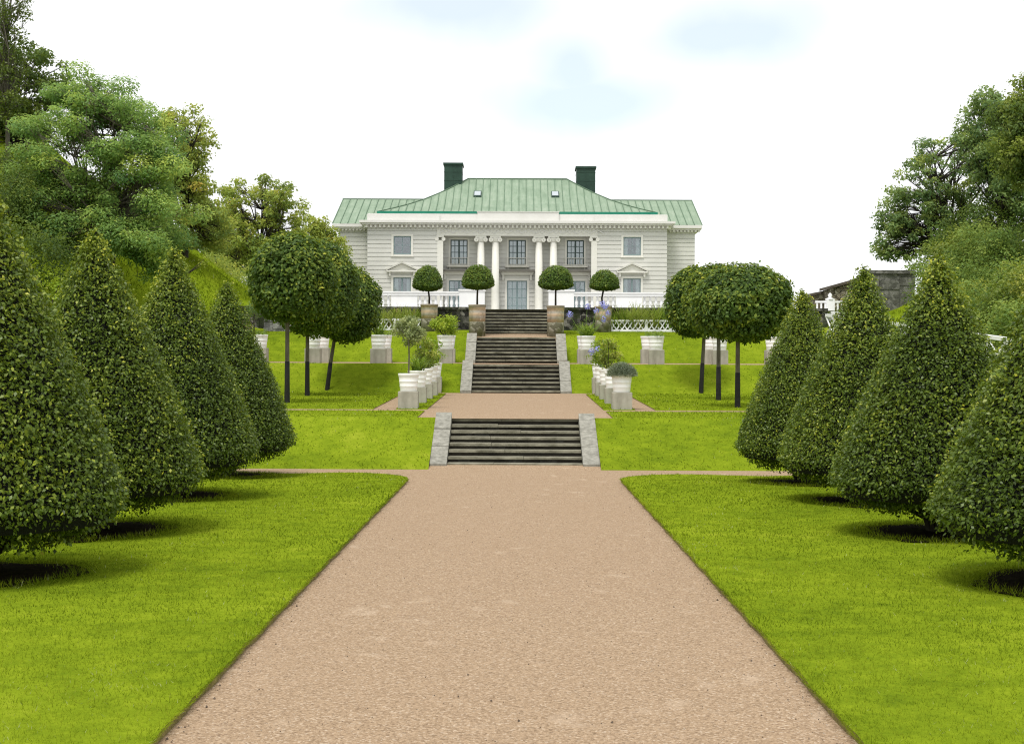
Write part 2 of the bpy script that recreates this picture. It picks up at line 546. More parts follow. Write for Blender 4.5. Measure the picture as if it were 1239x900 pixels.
lw = MB()
nx, ny = len(XS) - 1, len(YS) - 1
cell = {}
for i in range(nx):
    for j in range(ny):
        xm, ym = (XS[i] + XS[i + 1]) / 2, (YS[j] + YS[j + 1]) / 2
        corner = 27.8 < ym < 29.3 and AX < abs(xm) < AX + 1.5
        cell[i, j] = 0 if is_path(xm, ym) else (2 if corner else 1)
vid = {}


def lv(i, j):
    if (i, j) not in vid:
        vid[i, j] = len(lw.v)
        jx = .007 * math.sin(YS[j] * 7.3 + XS[i]) + .006 * math.sin(YS[j] * 17.1) if abs(abs(XS[i]) - AX) < .01 and YS[j] < 27.5 else 0
        lw.v.append((XS[i] + jx, YS[j], lawn_z(XS[i], YS[j])))
    return vid[i, j]


def skirt(p, q):
    lw.face([p, q, (q[0], q[1], q[2] - .16), (p[0], p[1], p[2] - .16)], 1)


for (i, j), k in cell.items():
    if k != 1: continue
    lw.f.append((lv(i, j), lv(i + 1, j), lv(i + 1, j + 1), lv(i, j + 1))); lw.mi.append(0); lw.sm.append(True)
    for di, dj, a, b in ((-1, 0, (i, j + 1), (i, j)), (1, 0, (i + 1, j), (i + 1, j + 1)), (0, -1, (i, j), (i + 1, j)), (0, 1, (i + 1, j + 1), (i, j + 1))):
        if cell.get((i + di, j + dj), 1) == 0:
            skirt(lw.v[lv(*a)], lw.v[lv(*b)])
for s in (-1, 1):     # rounded inner corners where the two paths meet
    cx_, cy_ = s * (AX + 1.5), 27.8
    arc = [(cx_ - s * 1.5 * math.cos(R(a)), cy_ + 1.5 * math.sin(R(a))) for a in range(0, 91, 10)]
    P3 = [(x, y, lawn_z(x, y)) for x, y in arc]
    c3 = (cx_, cy_, lawn_z(cx_, cy_))
    for a, b in zip(P3[:-1], P3[1:]):
        lw.face([c3, b, a] if s < 0 else [c3, a, b], 0, True)
        skirt(a, b)
tag(lw.build('lawn', [M['lawn'], M['edge']]), kind='structure')


def in_lawn(x, y):
    if is_path(x, y): return False
    if 27.8 < y < 29.3 and AX < abs(x) < AX + 1.5:
        return math.hypot(abs(x) - AX - 1.5, y - 27.8) < 1.5
    return True


# gravel underneath, 5 cm lower than the turf
gv = MB()
gx = refine([-11.35, -2.3, -1.86, 1.86, 2.3, 11.35], 1.0)
gy = refine([-10, 29.3, 30.6, 31.1, 33.4, 36.2, 37.2, 47.45, 49.5, 51.75, 52.9, 53.7, 55.2, 57.2, 58.45], 1.0)
ids = {}
for i, x in enumerate(gx):
    for j, y in enumerate(gy):
        ids[i, j] = len(gv.v)
        low = (.058 if y < 29 else .025) if (y <= 30.7 or 33.3 <= y <= 47.5 or 49.4 <= y <= 53 or 55 <= y) else .10
        if 30.7 < y < 33.3 or 47.5 < y < 49.4 or 53 < y < 55.1:
            low = .12
        gv.v.append((x, y, ground(x, y) - low))
for i in range(len(gx) - 1):
    for j in range(len(gy) - 1):
        xm, ym = (gx[i] + gx[i + 1]) / 2, (gy[j] + gy[j + 1]) / 2
        if abs(xm) < 1.9 and (31.1 < ym < 33.4 or 47.45 < ym < 49.5 or 51.75 < ym < 53.7): continue
        gv.f.append((ids[i, j], ids[i + 1, j], ids[i + 1, j + 1], ids[i, j + 1])); gv.mi.append(0); gv.sm.append(False)
tag(gv.build('gravel_path', M['gravel']), kind='structure')

# upper terrace behind the retaining wall
tm = MB()
tx, ty = refine([-13, 13], 2), refine([58.45, 95, 120], 4)
for i in range(len(tx) - 1):
    for j in range(len(ty) - 1):
        P4 = [(tx[i], ty[j]), (tx[i + 1], ty[j]), (tx[i + 1], ty[j + 1]), (tx[i], ty[j + 1])]
        tm.face([(x, y, interp([(58.45, 4.53), (95, 4.9), (150, 5.4)], y)) for x, y in P4], 0, True)
M['palegravel'] = mat_simple('pale_grey_gravel', (.30, .29, .27), (.42, .41, .39), 3, .95, .4, 40)
tag(tm.build('terrace', M['palegravel']), kind='structure')

# hillsides left and right
for s in (-1, 1):
    hm = MB()
    hx = [s * a for a in refine([11.0, 20, 34, 80], 1.0)]
    hx = [a for a in hx if abs(a) < 34 or round(abs(a)) % 6 == 0]
    hy = refine([-12, 75, 150], 1.5)
    idn = {}
    for i, x in enumerate(hx):
        for j, y in enumerate(hy):
            idn[i, j] = len(hm.v)
            b = .12 * math.sin(x * .8 + y * .5) + .1 * math.sin(x * 1.7 - y * .9)
            w = smooth(11.5, 14, abs(x))
            e = -.14 * (1 - smooth(11.0, 11.6, abs(x)))
            hm.v.append((x, y, ground(x, y) + b * w + e))
    for i in range(len(hx) - 1):
        for j in range(len(hy) - 1):
            q = (idn[i, j], idn[i + 1, j], idn[i + 1, j + 1], idn[i, j + 1])
            hm.f.append(q if s > 0 else q[::-1]); hm.mi.append(0); hm.sm.append(True)
    tag(hm.build('hillside', M['hillgrass']), kind='structure')

gm = MB()
gm.face([(-1500, -1500, -.6), (1500, -1500, -.6), (1500, 1500, -.6), (-1500, 1500, -.6)])
tag(gm.build('ground', M['ground']), kind='structure')

# ------------------------------------------------------------------ clipped cones
CONES = [('right', 342, 27.3, 3.66, 1.22), ('right', 416, 23.3, 3.80, 1.33), ('right', 507, 18.7, 3.56, 1.37), ('right', 680, 14.5, 3.78, 1.46),
         ('left', -354, 28.3, 3.80, 1.33), ('left', -419, 23.7, 4.05, 1.37), ('left', -514, 18.7, 3.90, 1.37), ('left', -655, 14.9, 4.12, 1.46)]


def cone_leaves(seed, n=85000):
    H = 3.8
    prof = [(0.02, H + .02), (.08, H - .035), (.15, H - .16), (.30, H - .50), (.56, H - 1.05), (.84, H - 1.68), (1.075, H - 2.25), (1.285, H - 2.80), (1.375, .72), (1.32, .55), (1.02, .36), (.58, .23)]
    pr = np.array(prof)
    seg = np.linalg.norm(np.diff(pr, axis=0), axis=1)
    area = seg * (pr[:-1, 0] + pr[1:, 0]) / 2
    area[-3:] *= .55
    k = RNG.choice(len(seg), n, p=area / area.sum())
    u = RNG.random(n)
    rz = pr[k] * (1 - u[:, None]) + pr[k + 1] * u[:, None]
    d = np.diff(pr, axis=0)[k]
    nn = unit(np.stack([-d[:, 1], d[:, 0]], 1))
    ph = RNG.uniform(0, 2 * math.pi, n)
    c, s = np.cos(ph), np.sin(ph)
    P = np.stack([rz[:, 0] * c, rz[:, 0] * s, rz[:, 1]], 1)
    N = np.stack([nn[:, 0] * c, nn[:, 0] * s, nn[:, 1]], 1)
    bumps = .012 * wob(P, 3, seed) + .014 * wob(P, 8, seed + 1) + .036 * wob(P * [1, 1, 1.9], 19, seed + 5)
    dep = RNG.random(n) ** 1.0 * .24
    spr = (RNG.random(n) < .10) * (.006 + RNG.random(n) ** 2.5 * .035)
    dep = np.where(spr > 0, 0, dep)
    off = bumps - dep + spr
    low = P[:, 2] < .62
    off -= low * RNG.random(n) * .16
    P = P + N * off[:, None]
    nr = unit(N * .55 + .80 * rnd_dir(n) + np.array([0, 0, .50]))
    tip = unit(rnd_dir(n) * .8 + N * .25 + np.array([0, 0, -.75]))
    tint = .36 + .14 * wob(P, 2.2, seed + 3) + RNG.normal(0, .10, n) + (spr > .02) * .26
    tint += (RNG.random(n) < .004) * .3 + np.clip((P[:, 2] - 2.2) / 1.6, 0, 1) ** 1.5 * .22 * (dep < .06)  # outer leaves yellower towards the tip: lit cone top painted into the tint
    size = RNG.uniform(.032, .058, n)
    core = MB()
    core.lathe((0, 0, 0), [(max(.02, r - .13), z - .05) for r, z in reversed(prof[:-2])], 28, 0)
    return P, nr, tip, size, tint, core


def stems_mesh(seed):
    r = random.Random(seed)
    m = MB()
    for k in range(11):
        a = k * 2 * math.pi / 11 + r.uniform(-.2, .2)
        e = r.uniform(.45, 1.0)
        m.tube([(.07 * math.cos(a), .07 * math.sin(a), -.08), (.16 * math.cos(a), .16 * math.sin(a), .2), (e * .6 * math.cos(a), e * .6 * math.sin(a), .42), (e * math.cos(a), e * math.sin(a), .66)], [.045, .035, .025, .012], 6)
    m.tube([(0, 0, -.08), (.02, 0, .5), (0, 0, 1.6)], [.11, .09, .04], 8)
    return m.mesh('trunk', M['darkbark'])


cone_me = []
for k in range(3):
    P, nr, tip, size, tint, core = cone_leaves(40 + 9 * k)
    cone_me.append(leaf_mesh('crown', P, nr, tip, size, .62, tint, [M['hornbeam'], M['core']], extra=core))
stem_me = [stems_mesh(k) for k in range(3)]
CL = {('right', 0): 'smallest looking hornbeam cone right of the path, beside the ball trees',
      ('right', 1): 'clipped hornbeam cone right of the path, second from the back, before the stone huts',
      ('right', 2): 'widest hornbeam cone shown whole right of the path, before the grey stone wall',
      ('right', 3): 'nearest hornbeam cone on the right lawn, cut off by the picture edge',
      ('left', 0): 'smallest looking hornbeam cone left of the path, next to the slim-trunked ball trees',
      ('left', 1): 'hornbeam cone left of the path, second from the back, tip before the grassy hill',
      ('left', 2): 'tall hornbeam cone left of the path below the feathery ash, whole tip in view',
      ('left', 3): 'nearest hornbeam cone on the left lawn, half cut off by the picture edge'}
cnt = {'left': 0, 'right': 0}
for n_, (side, off, D, hh, rr) in enumerate(CONES):
    x = off * D / F + .08
    z = lawn_z(x, D)
    k = cnt[side]; cnt[side] += 1
    e = empty('conical_hornbeam', (x, D, z), CL[side, k], 'clipped tree', 'clipped hornbeam cones along the gravel path')
    e.scale = (rr / 1.37, rr / 1.37, hh / 3.8)
    e.rotation_euler = (0, 0, n_ * 1.3)
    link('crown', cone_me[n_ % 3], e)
    link('trunk', stem_me[n_ % 3], e)
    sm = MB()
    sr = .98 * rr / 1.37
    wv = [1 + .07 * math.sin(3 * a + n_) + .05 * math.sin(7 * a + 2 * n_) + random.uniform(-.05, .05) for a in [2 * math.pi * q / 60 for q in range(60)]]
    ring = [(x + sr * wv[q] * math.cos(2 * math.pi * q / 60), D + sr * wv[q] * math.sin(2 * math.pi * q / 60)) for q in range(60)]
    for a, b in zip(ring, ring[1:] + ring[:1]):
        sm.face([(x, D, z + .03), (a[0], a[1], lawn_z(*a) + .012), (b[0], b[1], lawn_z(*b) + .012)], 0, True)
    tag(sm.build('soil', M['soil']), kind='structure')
    SOIL.append((x, D, sr))

# ------------------------------------------------------------------ grass blades
def blades():
    bands = [(6.5, 9, 2100, .034, .0042), (9, 12, 1500, .036, .0058), (12, 16, 850, .038, .0085), (16, 22, 480, .04, .012), (22, 29.3, 260, .045, .017), (30.6, 38, 150, .05, .022), (38, 50, 70, .055, .03), (53, 57.2, 60, .055, .03)]
    PX, HH, WW = [], [], []
    for y0, y1, den, h, w in bands:
        xm = min(11, (650 * y1 / F) + 1)
        n = int(den * (y1 - y0) * 2 * xm)
        x = RNG.uniform(-xm, xm, n); y = RNG.uniform(y0, y1, n)
        keep = np.array([in_lawn(a, b) for a, b in zip(x, y)])
        for sx, sy, sr in SOIL: keep &= np.hypot(x - sx, y - sy) > sr * (.86 + .2 * RNG.random(n))
        x, y = x[keep], y[keep]
        PX.append(np.stack([x, y], 1)); HH.append(np.full(len(x), h)); WW.append(np.full(len(x), w))
        # fringe hanging over the cut edge of the turf
        if y1 <= 29.3:
            m = int((y1 - y0) * den * .26)
            for s in (-1, 1):
                fx = s * (AX - .012 + np.abs(RNG.normal(0, .02, m))); fy = RNG.uniform(y0, min(y1, 27.8), m)
                PX.append(np.stack([fx, fy], 1)); HH.append(np.full(m, h * 1.3)); WW.append(np.full(m, w))
    for sx, sy, sr in SOIL:
        m = 2600
        a = RNG.uniform(0, 6.28, m); q = sr * (1.02 - np.abs(RNG.normal(0, .11, m)) + (RNG.random(m) < .4) * .12)
        PX.append(np.stack([sx + q * np.cos(a), sy + q * np.sin(a)], 1)); HH.append(np.full(m, .085)); WW.append(np.full(m, .009 * max(1, sy / 16)))
    P2 = np.vstack(PX); h = np.concatenate(HH); w = np.concatenate(WW)
    n = len(P2)
    n0 = n
    hxs = np.concatenate([RNG.uniform(-20, -11.6, 26000), RNG.uniform(12.6, 20, 16000)])
    hys = np.concatenate([RNG.uniform(38, 72, 26000), RNG.uniform(30, 63, 16000)])
    P2 = np.vstack([P2, np.column_stack([hxs, hys])]); n = len(P2)
    h = np.concatenate([h, RNG.uniform(.10, .24, n - n0)]); w = np.concatenate([w, np.full(n - n0, .035)])
    z = np.array([lawn_z(a, b) for a, b in P2[:n0]] + [ground(a, b) + (.12 * math.sin(a * .8 + b * .5) + .1 * math.sin(a * 1.7 - b * .9)) * smooth(11.5, 14, abs(a)) for a, b in P2[n0:]])
    P = np.column_stack([P2, z - .004])
    lean = RNG.normal(size=(n, 2)) * .75
    rim = (np.abs(np.abs(P2[:, 0]) - AX) < .03) & (P2[:, 1] < 27.8)
    lean[:, 0] -= rim * np.sign(P2[:, 0]) * 1.1
    tipv = np.column_stack([lean, np.where(rim, .5, 1.0)])
    tipv = unit(tipv) * (h * RNG.uniform(.5, 1.25, n))[:, None]
    a = RNG.uniform(0, 6.28, n)
    side = np.column_stack([np.cos(a), np.sin(a), np.zeros(n)]) * w[:, None] * .5
    V = np.empty((n, 3, 3), np.float32)
    V[:, 0] = P - side; V[:, 1] = P + side; V[:, 2] = P + tipv
    me = bpy.data.meshes.new('grass')
    me.vertices.add(n * 3); me.vertices.foreach_set('co', V.ravel())
    me.loops.add(n * 3); me.loops.foreach_set('vertex_index', np.arange(n * 3, dtype=np.int32))
    me.polygons.add(n); me.polygons.foreach_set('loop_start', np.arange(0, n * 3, 3, dtype=np.int32))
    at = me.attributes.new('tint', 'FLOAT', 'FACE')
    pat = wob(np.column_stack([P2 * [1, .6], np.zeros(n)]), 1.3, 5) * .14 + wob(np.column_stack([P2, np.zeros(n)]), 5, 6) * .10
    clo = np.clip(wob(np.column_stack([P2 * [1.2, .8], np.zeros(n)]), 2.1, 9) - .45, 0, 1)
    pat = pat * 1.25 + (RNG.random(n) < clo * .35) * .42
    tn = np.clip(.46 + pat + RNG.normal(0, .10, n) + (RNG.random(n) < .012) * .45, 0, 1).astype(np.float32)
    at.data.foreach_set('value', tn)
    me.materials.append(M['blade'])
    me.update(calc_edges=True)
    tag(link('grass', me), 'short mown yellow green grass of the lawns and banks', 'grass', kind='stuff')


blades()

def pebbles():
    n = 1500
    y = 7 + 21 * RNG.random(n) ** 1.3
    x = RNG.uniform(-AX + .03, AX - .03, n)
    near = RNG.random(n) < .45
    x = np.where(near, np.sign(x) * (AX - .02 - np.abs(RNG.normal(0, .10, n))), x)
    r = RNG.uniform(.003, .007, n) * (1 + (RNG.random(n) < .05) * .8)
    base = np.array([[1, 0, 0], [-.5, .87, 0], [-.5, -.87, 0], [0, 0, .9], [0, 0, -.4]])
    m = MB()
    for k in range(n):
        a = RNG.random() * 6.28
        c, s_ = math.cos(a), math.sin(a)
        b = len(m.v)
        for p in base * (r[k] * RNG.uniform(.7, 1.3, (5, 3))): m.v.append((x[k] + p[0] * c - p[1] * s_, y[k] + p[0] * s_ + p[1] * c, -.008 + r[k] * .35 + p[2]))
        for f in ((0, 1, 3), (1, 2, 3), (2, 0, 3), (1, 0, 4), (2, 1, 4), (0, 2, 4)):
            m.f.append(tuple(b + q for q in f)); m.mi.append(0 if k % 3 else 1); m.sm.append(False)
    tag(m.build('loose_gravel', [M['pebdark'], M['peblight']]), 'loose pebbles scattered over the gravel path', 'gravel', kind='stuff')


M['pebdark'] = mat_simple('dark_pebble', (.05, .035, .025), (.16, .12, .09), 6, .9, 0)
M['peblight'] = mat_simple('light_pebble', (.3, .24, .18), (.5, .44, .36), 6, .9, 0)
pebbles()

# ------------------------------------------------------------------ stone stairs
def stairs(name, y0, y1, z0, z1, n, half, label, cheek=True, seed=0):
    r = random.Random(seed)
    e = empty(name, (0, y0, z0), label, 'stairs', 'stone flights climbing to the house')
    rise, run = (z1 - z0) / n, (y1 - y0) / max(1, n - 1)
    for k in range(n):
        ya, za, zb = y0 + k * run, z0 + k * rise, z0 + (k + 1) * rise
        yb_ = ya + run if k < n - 1 else ya + .42
        m = MB()
        zt = zb - .056
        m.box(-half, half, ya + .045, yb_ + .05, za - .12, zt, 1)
        # tread slabs of uneven lengths
        xs = [-half]
        while xs[-1] < half - 1.1: xs.append(xs[-1] + r.uniform(.9, 1.7))
        xs[-1] = half if len(xs) > 1 and half - xs[-1] < .6 else xs[-1]
        if xs[-1] < half: xs.append(half)
        for a, b in zip(xs[:-1], xs[1:]):
            j = r.uniform(-.008, .008)
            d = r.uniform(-.012, .012)
            m.box(a + .004, b - .004, ya + d, yb_ + .046, zt + .002, zb + j, 0)
        # odd stones showing in the riser
        x = -half + r.uniform(0, .5)
        while x < half - .3:
            wd = r.uniform(.12, .4)
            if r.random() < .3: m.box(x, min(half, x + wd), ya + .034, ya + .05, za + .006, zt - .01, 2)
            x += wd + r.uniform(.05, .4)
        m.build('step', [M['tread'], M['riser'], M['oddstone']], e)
    if cheek:
        for s in (-1, 1):
            m = MB()
            xa, xb_ = s * (half + .004), s * (half + .365)
            xl, xr = min(xa, xb_), max(xa, xb_)
            nb = 3
            for q in range(nb):
                ta, tb = q / nb + .006, (q + 1) / nb - .006
                pa = (y0 - .12 + (y1 + .12 - y0) * ta, z0 - .02 + (z1 - z0 + .03) * ta)
                pb = (y0 - .12 + (y1 + .12 - y0) * tb, z0 - .02 + (z1 - z0 + .03) * tb)
                t1 = .14 + r.uniform(-.012, .012)
                m.hexa([(xl, pa[0], pa[1] - .5), (xr, pa[0], pa[1] - .5), (xr, pb[0], pb[1] - .5), (xl, pb[0], pb[1] - .5),
                        (xl, pa[0], pa[1] + t1), (xr, pa[0], pa[1] + t1), (xr, pb[0], pb[1] + t1), (xl, pb[0], pb[1] + t1)])
            m.build('cheek_wall', M['granite'], e)
    return e


stairs('stone_stairs', 31.05, 33.45, 0, 1.0, 8, 1.46, 'lowest and widest-looking flight of dark mossy stone steps at the end of the gravel path', seed=1)
stairs('stone_stairs', 47.4, 49.5, 1.29, 2.27, 7, 1.46, 'second flight of dark stone steps, between the two rows of white pots', seed=2)
stairs('stone_stairs', 51.7, 53.7, 2.32, 3.30, 7, 1.46, 'third flight of dark stone steps with pale cheek walls, below the banded tubs', seed=3)
stairs('stone_stairs', 56.1, 58.6, 3.32, 4.53, 9, 1.62, 'topmost flight of dark stone steps rising between two banded topiary tubs', cheek=False, seed=4)

# retaining walls of dark fieldstone beside the top flight
for s in (-1, 1):
    m = MB()
    r = random.Random(5 + s)
    xa = 1.63
    while xa < 12.4:
        xb_ = min(12.5, xa + r.uniform(.5, 1.1))
        z = 3.3
        while z < 4.50:
            zb = min(4.50, z + r.uniform(.18, .32))
            d = r.uniform(0, .06)
            a, b = sorted((s * (xa + .008), s * (xb_ - .008)))
            m.box(a, b, 58.05 + d, 58.5, z + .006, zb - .006)
            z = zb
        xa = xb_
    a, b = sorted((s * 1.63, s * 12.5))
    m.box(a, b, 58.14, 58.6, 3.2, 4.49)
    m.box(a, b, 58.02, 58.62, 4.495, 4.60)
    side = 'left' if s < 0 else 'right'
    tag(m.build('retaining_wall', M['fieldstone'], origin=(s * 7, 58.3, 3.4)), f'dark fieldstone retaining wall under the white balustrade {side} of the top flight', 'wall', 'retaining walls')

# ------------------------------------------------------------------ white balustrades
def baluster_mesh():
    m = MB()
    m.lathe((0, 0, 0), [(.055, 0), (.055, .04), (.035, .06), (.045, .10), (.075, .18), (.06, .27), (.03, .38), (.04, .42), (.03, .44), (.06, .46), (.06, .50)], 10)
    return m.mesh('baluster', M['white'])


BAL = baluster_mesh()
for s in (-1, 1):
    side = 'left' if s < 0 else 'right'
    Y = 61.2
    e = empty('balustrade', (s * 5, Y, 4.55), f'white classical balustrade with turned balusters in front of the house, {side} of the stairs', 'balustrade', 'white balustrades')
    runs = [('post', 1.35, 2.42), ('bal', 2.42, 4.2), ('panel', 4.2, 5.3), ('bal', 5.3, 7.2), ('panel', 7.2, 8.3), ('bal', 8.3, 10.2), ('post', 10.2, 10.9)]
    b0, b1, top = 4.70, 5.20, 5.36
    m = MB(); m.box(min(s * 1.3, s * 10.95), max(s * 1.3, s * 10.95), Y - .2, Y + .2, 4.50, b0 + .003); m.build('plinth', M['white'], e)
    m = MB(); m.box(min(s * 2.42, s * 10.2), max(s * 2.42, s * 10.2), Y - .15, Y + .15, b1 + .003, top)
    m.box(min(s * 2.42, s * 10.2), max(s * 2.42, s * 10.2), Y - .18, Y + .18, top - .05, top + .01)
    m.build('top_rail', M['white'], e)
    for kind, a, b in runs:
        x0, x1 = sorted((s * a, s * b))
        if kind == 'bal':
            n = round((b - a) / .23)
            for k in range(n):
                o = link('baluster', BAL, e)
                o.location = Vector((x0 + (k + .5) * (x1 - x0) / n, Y, b0 + .005)) - e.location
        else:
            m = MB()
            if kind == 'panel':
                m.box(x0, x1, Y - .12, Y + .12, b0 + .005, b1)
            else:
                m.box(x0, x1, Y - .17, Y + .17, b0 + .005, 5.42)
                m.box(x0 - .04, x1 + .04, Y - .21, Y + .21, 5.40, 5.47)
            m.build('panel' if kind == 'panel' else 'post', M['white'], e)

# ------------------------------------------------------------------ mansion
HY = 95.0
S = 18.42
def HX(px): return .08 + (px - 626) / S
def HZ(py): return 2.2 + (444 - py) / S


H = empty('mansion', (0, HY, 4.9), 'cream boarded mansion with green copper roof and columned portico above the garden', 'house')


def board_wall(m, x0, x1, z0, z1, y, holes=(), bh=.285, gap=.04, dep=.035, reveal=.18, axis='x', sgn=1):
    """boarded wall facing -y (axis x) or +-x (axis y): boards with real grooves and window reveals"""
    def P(a, d, z): return (a, y + d, z) if axis == 'x' else (y - sgn * d, a, z)
    xs = sorted({x0, x1} | {h[0] for h in holes} | {h[1] for h in holes})
    zs = [z0]
    while zs[-1] + bh < z1 - .05: zs.append(zs[-1] + bh)
    zs.append(z1)
    edges = sorted({h[2] for h in holes} | {h[3] for h in holes})
    for a, b in zip(xs[:-1], xs[1:]):
        for c, d in zip(zs[:-1], zs[1:]):
            cuts = [c] + [e_ for e_ in edges if c + 1e-4 < e_ < d - 1e-4] + [d]
            for p, q in zip(cuts[:-1], cuts[1:]):
                xm, zm = (a + b) / 2, (p + q) / 2
                if any(h[0] < xm < h[1] and h[2] < zm < h[3] for h in holes): continue
                g = gap if p == c else 0
                g = min(g, q - p)
                m.face([P(a, 0, p + g), P(b, 0, p + g), P(b, 0, q), P(a, 0, q)])
                if g:
                    m.face([P(a, dep, p), P(b, dep, p), P(b, dep, p + g), P(a, dep, p + g)])
                    m.face([P(a, 0, p + g), P(a, dep, p + g), P(b, dep, p + g), P(b, 0, p + g)])
    for h0, h1, h2, h3 in holes:
        m.face([P(h0, 0, h2), P(h0, reveal, h2), P(h0, reveal, h3), P(h0, 0, h3)])
        m.face([P(h1, 0, h2), P(h1, 0, h3), P(h1, reveal, h3), P(h1, reveal, h2)])
        m.face([P(h0, 0, h3), P(h0, reveal, h3), P(h1, reveal, h3), P(h1, 0, h3)])
        m.face([P(h0, 0, h2), P(h1, 0, h2), P(h1, reveal, h2), P(h0, reveal, h2)])


def window(xc, w, z0, z1, y, cols, rows, sash, name='window', surround=.14, curtains='sides', door=False, mull=.05, leaves_=2):
    x0, x1 = xc - w / 2, xc + w / 2
    f = MB()
    fw = .07
    for a, b in ((x0, x0 + fw), (x1 - fw, x1)): f.box(a, b, y + .05, y + .12, z0, z1)
    f.box(x0 + fw, x1 - fw, y + .05, y + .12, z1 - fw, z1)
    f.box(x0 + fw, x1 - fw, y + .05, y + .12, z0, z0 + (fw if not door else .25))
    if leaves_ == 2: f.box(xc - .055, xc + .055, y + .045, y + .125, z0 + fw, z1 - fw)
    halves = [(x0 + fw, xc - .055), (xc + .055, x1 - fw)] if leaves_ == 2 else [(x0 + fw, x1 - fw)]
    for a, b in halves:
        for k in range(1, cols):
            xx = a + (b - a) * k / cols
            f.box(xx - mull / 2, xx + mull / 2, y + .06, y + .11, z0 + fw, z1 - fw)
        for k in range(1, rows):
            zz_ = z0 + (z1 - z0) * k / rows
            f.box(a, b, y + .062, y + .108, zz_ - mull / 2, zz_ + mull / 2)
    w_ = f.build(name, sash, H)
    g = MB(); g.box(x0 + fw, x1 - fw, y + .082, y + .09, z0 + fw, z1 - fw); g.build('pane', M['glass'], w_)
    if surround:
        t_ = MB()
        sd = surround
        t_.box(x0 - sd, x0 - .002, y - .035, y + .02, z0 - (0 if door else sd * .7), z1 + sd)
        t_.box(x1 + .002, x1 + sd, y - .035, y + .02, z0 - (0 if door else sd * .7), z1 + sd)
        t_.box(x0 - .002, x1 + .002, y - .035, y + .02, z1 + .002, z1 + sd)
        if not door: t_.box(x0 - sd - .05, x1 + sd + .05, y - .07, y + .02, z0 - sd * .7 - .06, z0 - sd * .7)
        t_.build('surround', M['trim'], w_)
    if curtains:
        c = MB()
        yy = y + .35
        if curtains == 'sides':
            for s in (-1, 1):
                pts = []
                for k in range(9):
                    xx = xc + s * (w / 2 - .02 - .034 * k * (w / 1.1))
                    pts.append((xx, yy + .03 * (k % 2)))
                for p, q in zip(pts[:-1], pts[1:]): c.face([(p[0], p[1], z0), (q[0], q[1], z0), (q[0], q[1], z1), (p[0], p[1], z1)])
        elif curtains == 'full':
            n = 24
            for k in range(n):
                a, b = x0 + (x1 - x0) * k / n, x0 + (x1 - x0) * (k + 1) / n
                c.face([(a, yy + .03 * (k % 2), z0), (b, yy + .03 * ((k + 1) % 2), z0), (b, yy + .03 * ((k + 1) % 2), z1), (a, yy + .03 * (k % 2), z1)])
        c.build('curtain', M['curtain'], w_)
    return w_


